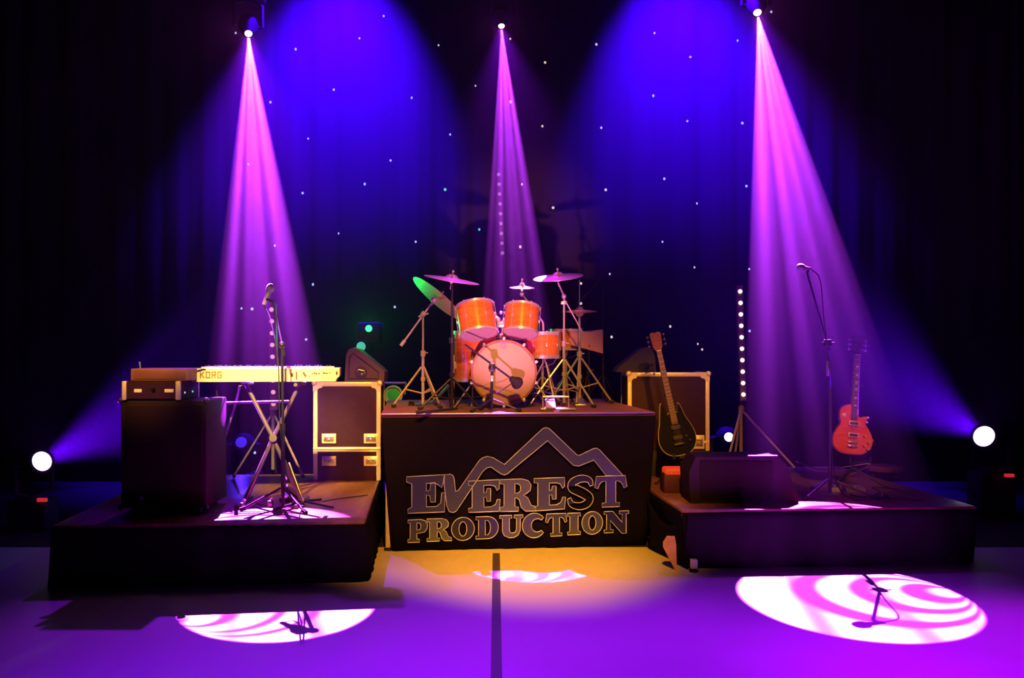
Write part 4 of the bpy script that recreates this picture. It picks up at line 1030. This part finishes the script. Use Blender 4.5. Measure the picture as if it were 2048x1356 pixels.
# the black bar they hang from
z0 = max(t[0].z for t in tops)+.95
b = MB().rod((-6.5, 10.05, z0), (6.5, 10.05, z0), .03)
tag(b.build('lighting_bar', BLK), 'black overhead bar that carries the three pink moving heads', 'lighting bar')
for ln, rt in tops:
    p = ORG[rt]
    top = max((o.matrix_world.translation.z for o in rt.children), default=0)
    MB().rod((p.x, 10.05, p.z+.10), (p.x, 10.05, z0-.03), .02).build('hanging_clamp', BLK, rt)

# overhead blue floods hung further up
for lb, ln, tg, pw, half, nm in (
  ('overhead blue flood above the left half of the star cloth', V((-1.72, 9.85, 7.2)), V((-2.00, 11, 4.0)), 22000, 31, 'l'),
  ('overhead blue flood above the right half of the star cloth', V((1.95, 9.85, 7.2)), V((2.45, 11, 4.0)), 20000, 31, 'r')):
    rt = thing('flood_light', lb, 'stage light', ln, 'blue floods above the frame')
    d = (tg-ln).normalized()
    MB().lathe(ln-d*.28, d, [(0, .05), (.03, .10), (.20, .115), (.27, .12), (.27, .105), (.25, .105)], 24).build('housing', BLK, rt)
    MB().lathe(ln-d*.03, d, [(0, .104), (.004, .10), (.006, 0)], 24).build('lens', emis('blue_lens', (.25, .05, 1.0), 4), rt)
    MB().rod(ln-d*.14, V((ln.x, ln.y+.1, ZC-.01)), .02).build('yoke', BLK, rt)
    spot('blue_flood', ln+d*.03, tg, (.05, .0, 1.0), pw, half, 1.0, .08, rt)

# floor-standing heads
def floor_head(label, px, py, Y, aim, lensm, lr, disp=None, dispx=0, hs=.13):
    ln = at(px, py, Y)
    d = (V(aim)-ln).normalized(); cz = (ln-d*hs*1.25).z
    rt, lens, d = moving_head(label, ln, aim, lensm, lr, True, 'moving heads standing on the floor', hsize=hs, base_h=max(.12, cz-.30))
    return rt, lens, d
def red_display(rt, px, py, Y):
    p = at(px, py, Y); b = [c for c in rt.children if c.name.startswith('base')][0]
    MB().box((p.x-.042, Y-.012, p.z-.016), (p.x+.042, Y+.02, p.z+.016), .004).build('display', REDD, b)
aimL = at(470, 735, 6.4); aimR = at(1560, 640, 6.6)
rtL, ln, d = floor_head('floor moving head with a blue-violet beam at the far left', 85, 922, 8.0, aimL, LENSB, .088)
spot('blue_beam', ln+d*.03, aimL, (.13, .0, 1.0), 14000, 14, 1.0, .05, rtL)
spot('lens_glow', ln+d*.05, ln+V((.25, -.6, 1)), (.25, .01, 1.0), 30, 55, 1, .03, rtL)
red_display(rtL, 84, 1000, 7.93)
rtR, ln, d = floor_head('floor moving head with a blue-violet beam at the far right', 1967, 872, 8.6, aimR, LENSB, .100)
spot('blue_beam', ln+d*.03, aimR, (.11, .0, 1.0), 10000, 15, 1.0, .05, rtR)
spot('lens_glow', ln+d*.05, ln+V((-.25, -.6, 1)), (.25, .01, 1.0), 34, 55, 1, .03, rtR)
red_display(rtR, 2019, 951, 8.50)
rt3, ln, d = floor_head('floor moving head glaring white-violet behind the light bar tripod', 1458, 874, 9.75, V((2.2, 6, 1.2)), LENSB, .05)
spot('lens_glow', ln+d*.05, ln+V((0, -1, .7)), (.12, .01, 1.0), 14, 62, 1, .03, rt3)
rt4, ln, d = floor_head('floor moving head glowing dim blue behind the keyboard stand', 482, 884, 9.6, V((-2.5, 6, 1.6)), LENSD, .06)
spot('lens_glow', ln+d*.05, ln+V((0, -1, .2)), (.05, .01, 1.0), 10, 80, 1, .03, rt4)

# green laser projector on a stand at the back
gl = at(737, 657, 9.7); tgt = at(877, 594, 8.15)
g = thing('laser_projector', 'green glowing laser projector at the back, left of the drum kit', 'stage light', gl)
MB().box(gl+V((-.12, .02, -.16)), gl+V((.12, .34, .07)), .02).build('body', BLK, g)
MB().lathe(gl+Y_*.018, -Y_, [(0, .036), (.008, .030), (.012, 0)], 20).build('lens', GRNL, g)
MB().lathe(at(722, 693, 9.66), -Y_, [(0, .05), (.01, .045), (.012, 0)], 16, sx=1.0).build('lower_lens', emis('soft_green_lens', (.10, .62, .40), .8), g)
MB().rod(gl+V((0, .18, -.16)), V((gl.x, gl.y+.18, .35)), .02).build('pole', BLK, g)
tripod(g, (gl.x, gl.y+.18, 0), .45, .35, .014, .3, BLK, brace=False)
spot('green_glow', gl-Y_*.03, gl+V((0, -1, 0)), (.0, 1.0, .10), 22, 80, 1, .02, g)
spot('green_laser', gl-Y_*.03, tgt+V((.05, 0, -.06)), (.01, 1.0, .25), 9, 8, .5, .02, g)
# low green-lit object behind the left flight case
q = at(786, 790, 9.2); g2_ = thing('par_light', 'small green-lit lamp low behind the drum riser', 'stage light', V((q.x, q.y, 0)))
MB().lathe(q+Y_*.16, -Y_, [(0, .05), (.03, .09), (.15, .10), (.15, .08), (.13, .08)], 20).build('housing', mat('grey_lamp_can', (.25, .27, .25), .4), g2_)
MB().lathe(q+Y_*.03, -Y_, [(0, .06), (.01, .05), (.014, 0)], 20).build('lens', emis('green_low_lens', (.03, .8, .10), .10), g2_)
b = MB(); b.tube([q+V((-.11, .1, .0)), q+V((-.12, .1, .12)), q+V((.12, .1, .12)), q+V((.11, .1, .0))], .012); b.build('yoke', mat('grey_lamp_can', (.25, .27, .25), .4), g2_)
MB().rod(q+V((0, .1, -.08)), V((q.x, q.y+.1, .02)), .02).build('pole', BLK, g2_)
MB().lathe((q.x, q.y+.1, 0), Z_, [(0, .16), (.02, .15), (.024, .03)], 20).build('foot_plate', BLK, g2_)
spot('green_spill', at(800, 742, 9.0), q, (.05, 1.0, .15), 3, 20, .8, .02)

# ------------------------------------------------------------------ front of house
AMB = (1.0, .345, .012)
spot('amber_front', (.4, .7, 6.0), (.05, 7.45, .75), AMB, 3700, 13, .6, .12)
spot('amber_front', (.3, .7, 6.2), (.30, 6.75, 0), AMB, 5500, 7.5, 1, .12)  # added spot that only warms the floor before the riser
spot('amber_front', (-1.7, .7, 6.0), (-1.72, 7.0, 1.37), (1.0, .62, .14), 13000, 4.6, .8, .12)
spot('amber_front', (-2.4, .7, 6.0), (-2.55, 6.6, 1.38), (1.0, .40, .06), 4200, 2.6, .8, .12)  # added narrow spot to brighten the rack case edges
spot('amber_front', (-1.2, .7, 6.0), (-1.15, 8.1, .75), AMB, 3600, 6, .7, .12)
spot('amber_front', (1.8, .7, 6.0), (1.75, 8.3, 1.0), AMB, 3200, 5, .7, .12)
spot('red_front', (3.2, .7, 5.4), (3.05, 7.6, 1.0), (1.0, .30, .05), 1800, 4.5, .8, .12)
# low pink footlight at the front of the stage, it passes just over the riser's edge
spot('pink_footlight', (-.25, 2.6, .18), (.10, 7.9, 1.95), (1.0, .20, .42), 3000, 7.5, .8, .05)
# added unseen spots that fill the front floor violet without lighting the haze
spot('violet_floor_fill', (2.9, 4.2, 6.9), (2.95, 4.2, 0), (.42, .0, 1.0), 3400, 16.5, .9, .2)
spot('violet_floor_fill', (.8, 4.4, 6.9), (.8, 4.2, 0), (.32, .0, 1.0), 2000, 17, .9, .2)
spot('violet_floor_fill', (-1.2, 4.0, 6.9), (-1.1, 3.7, 0), (.16, .0, 1.0), 900, 15, .9, .2)
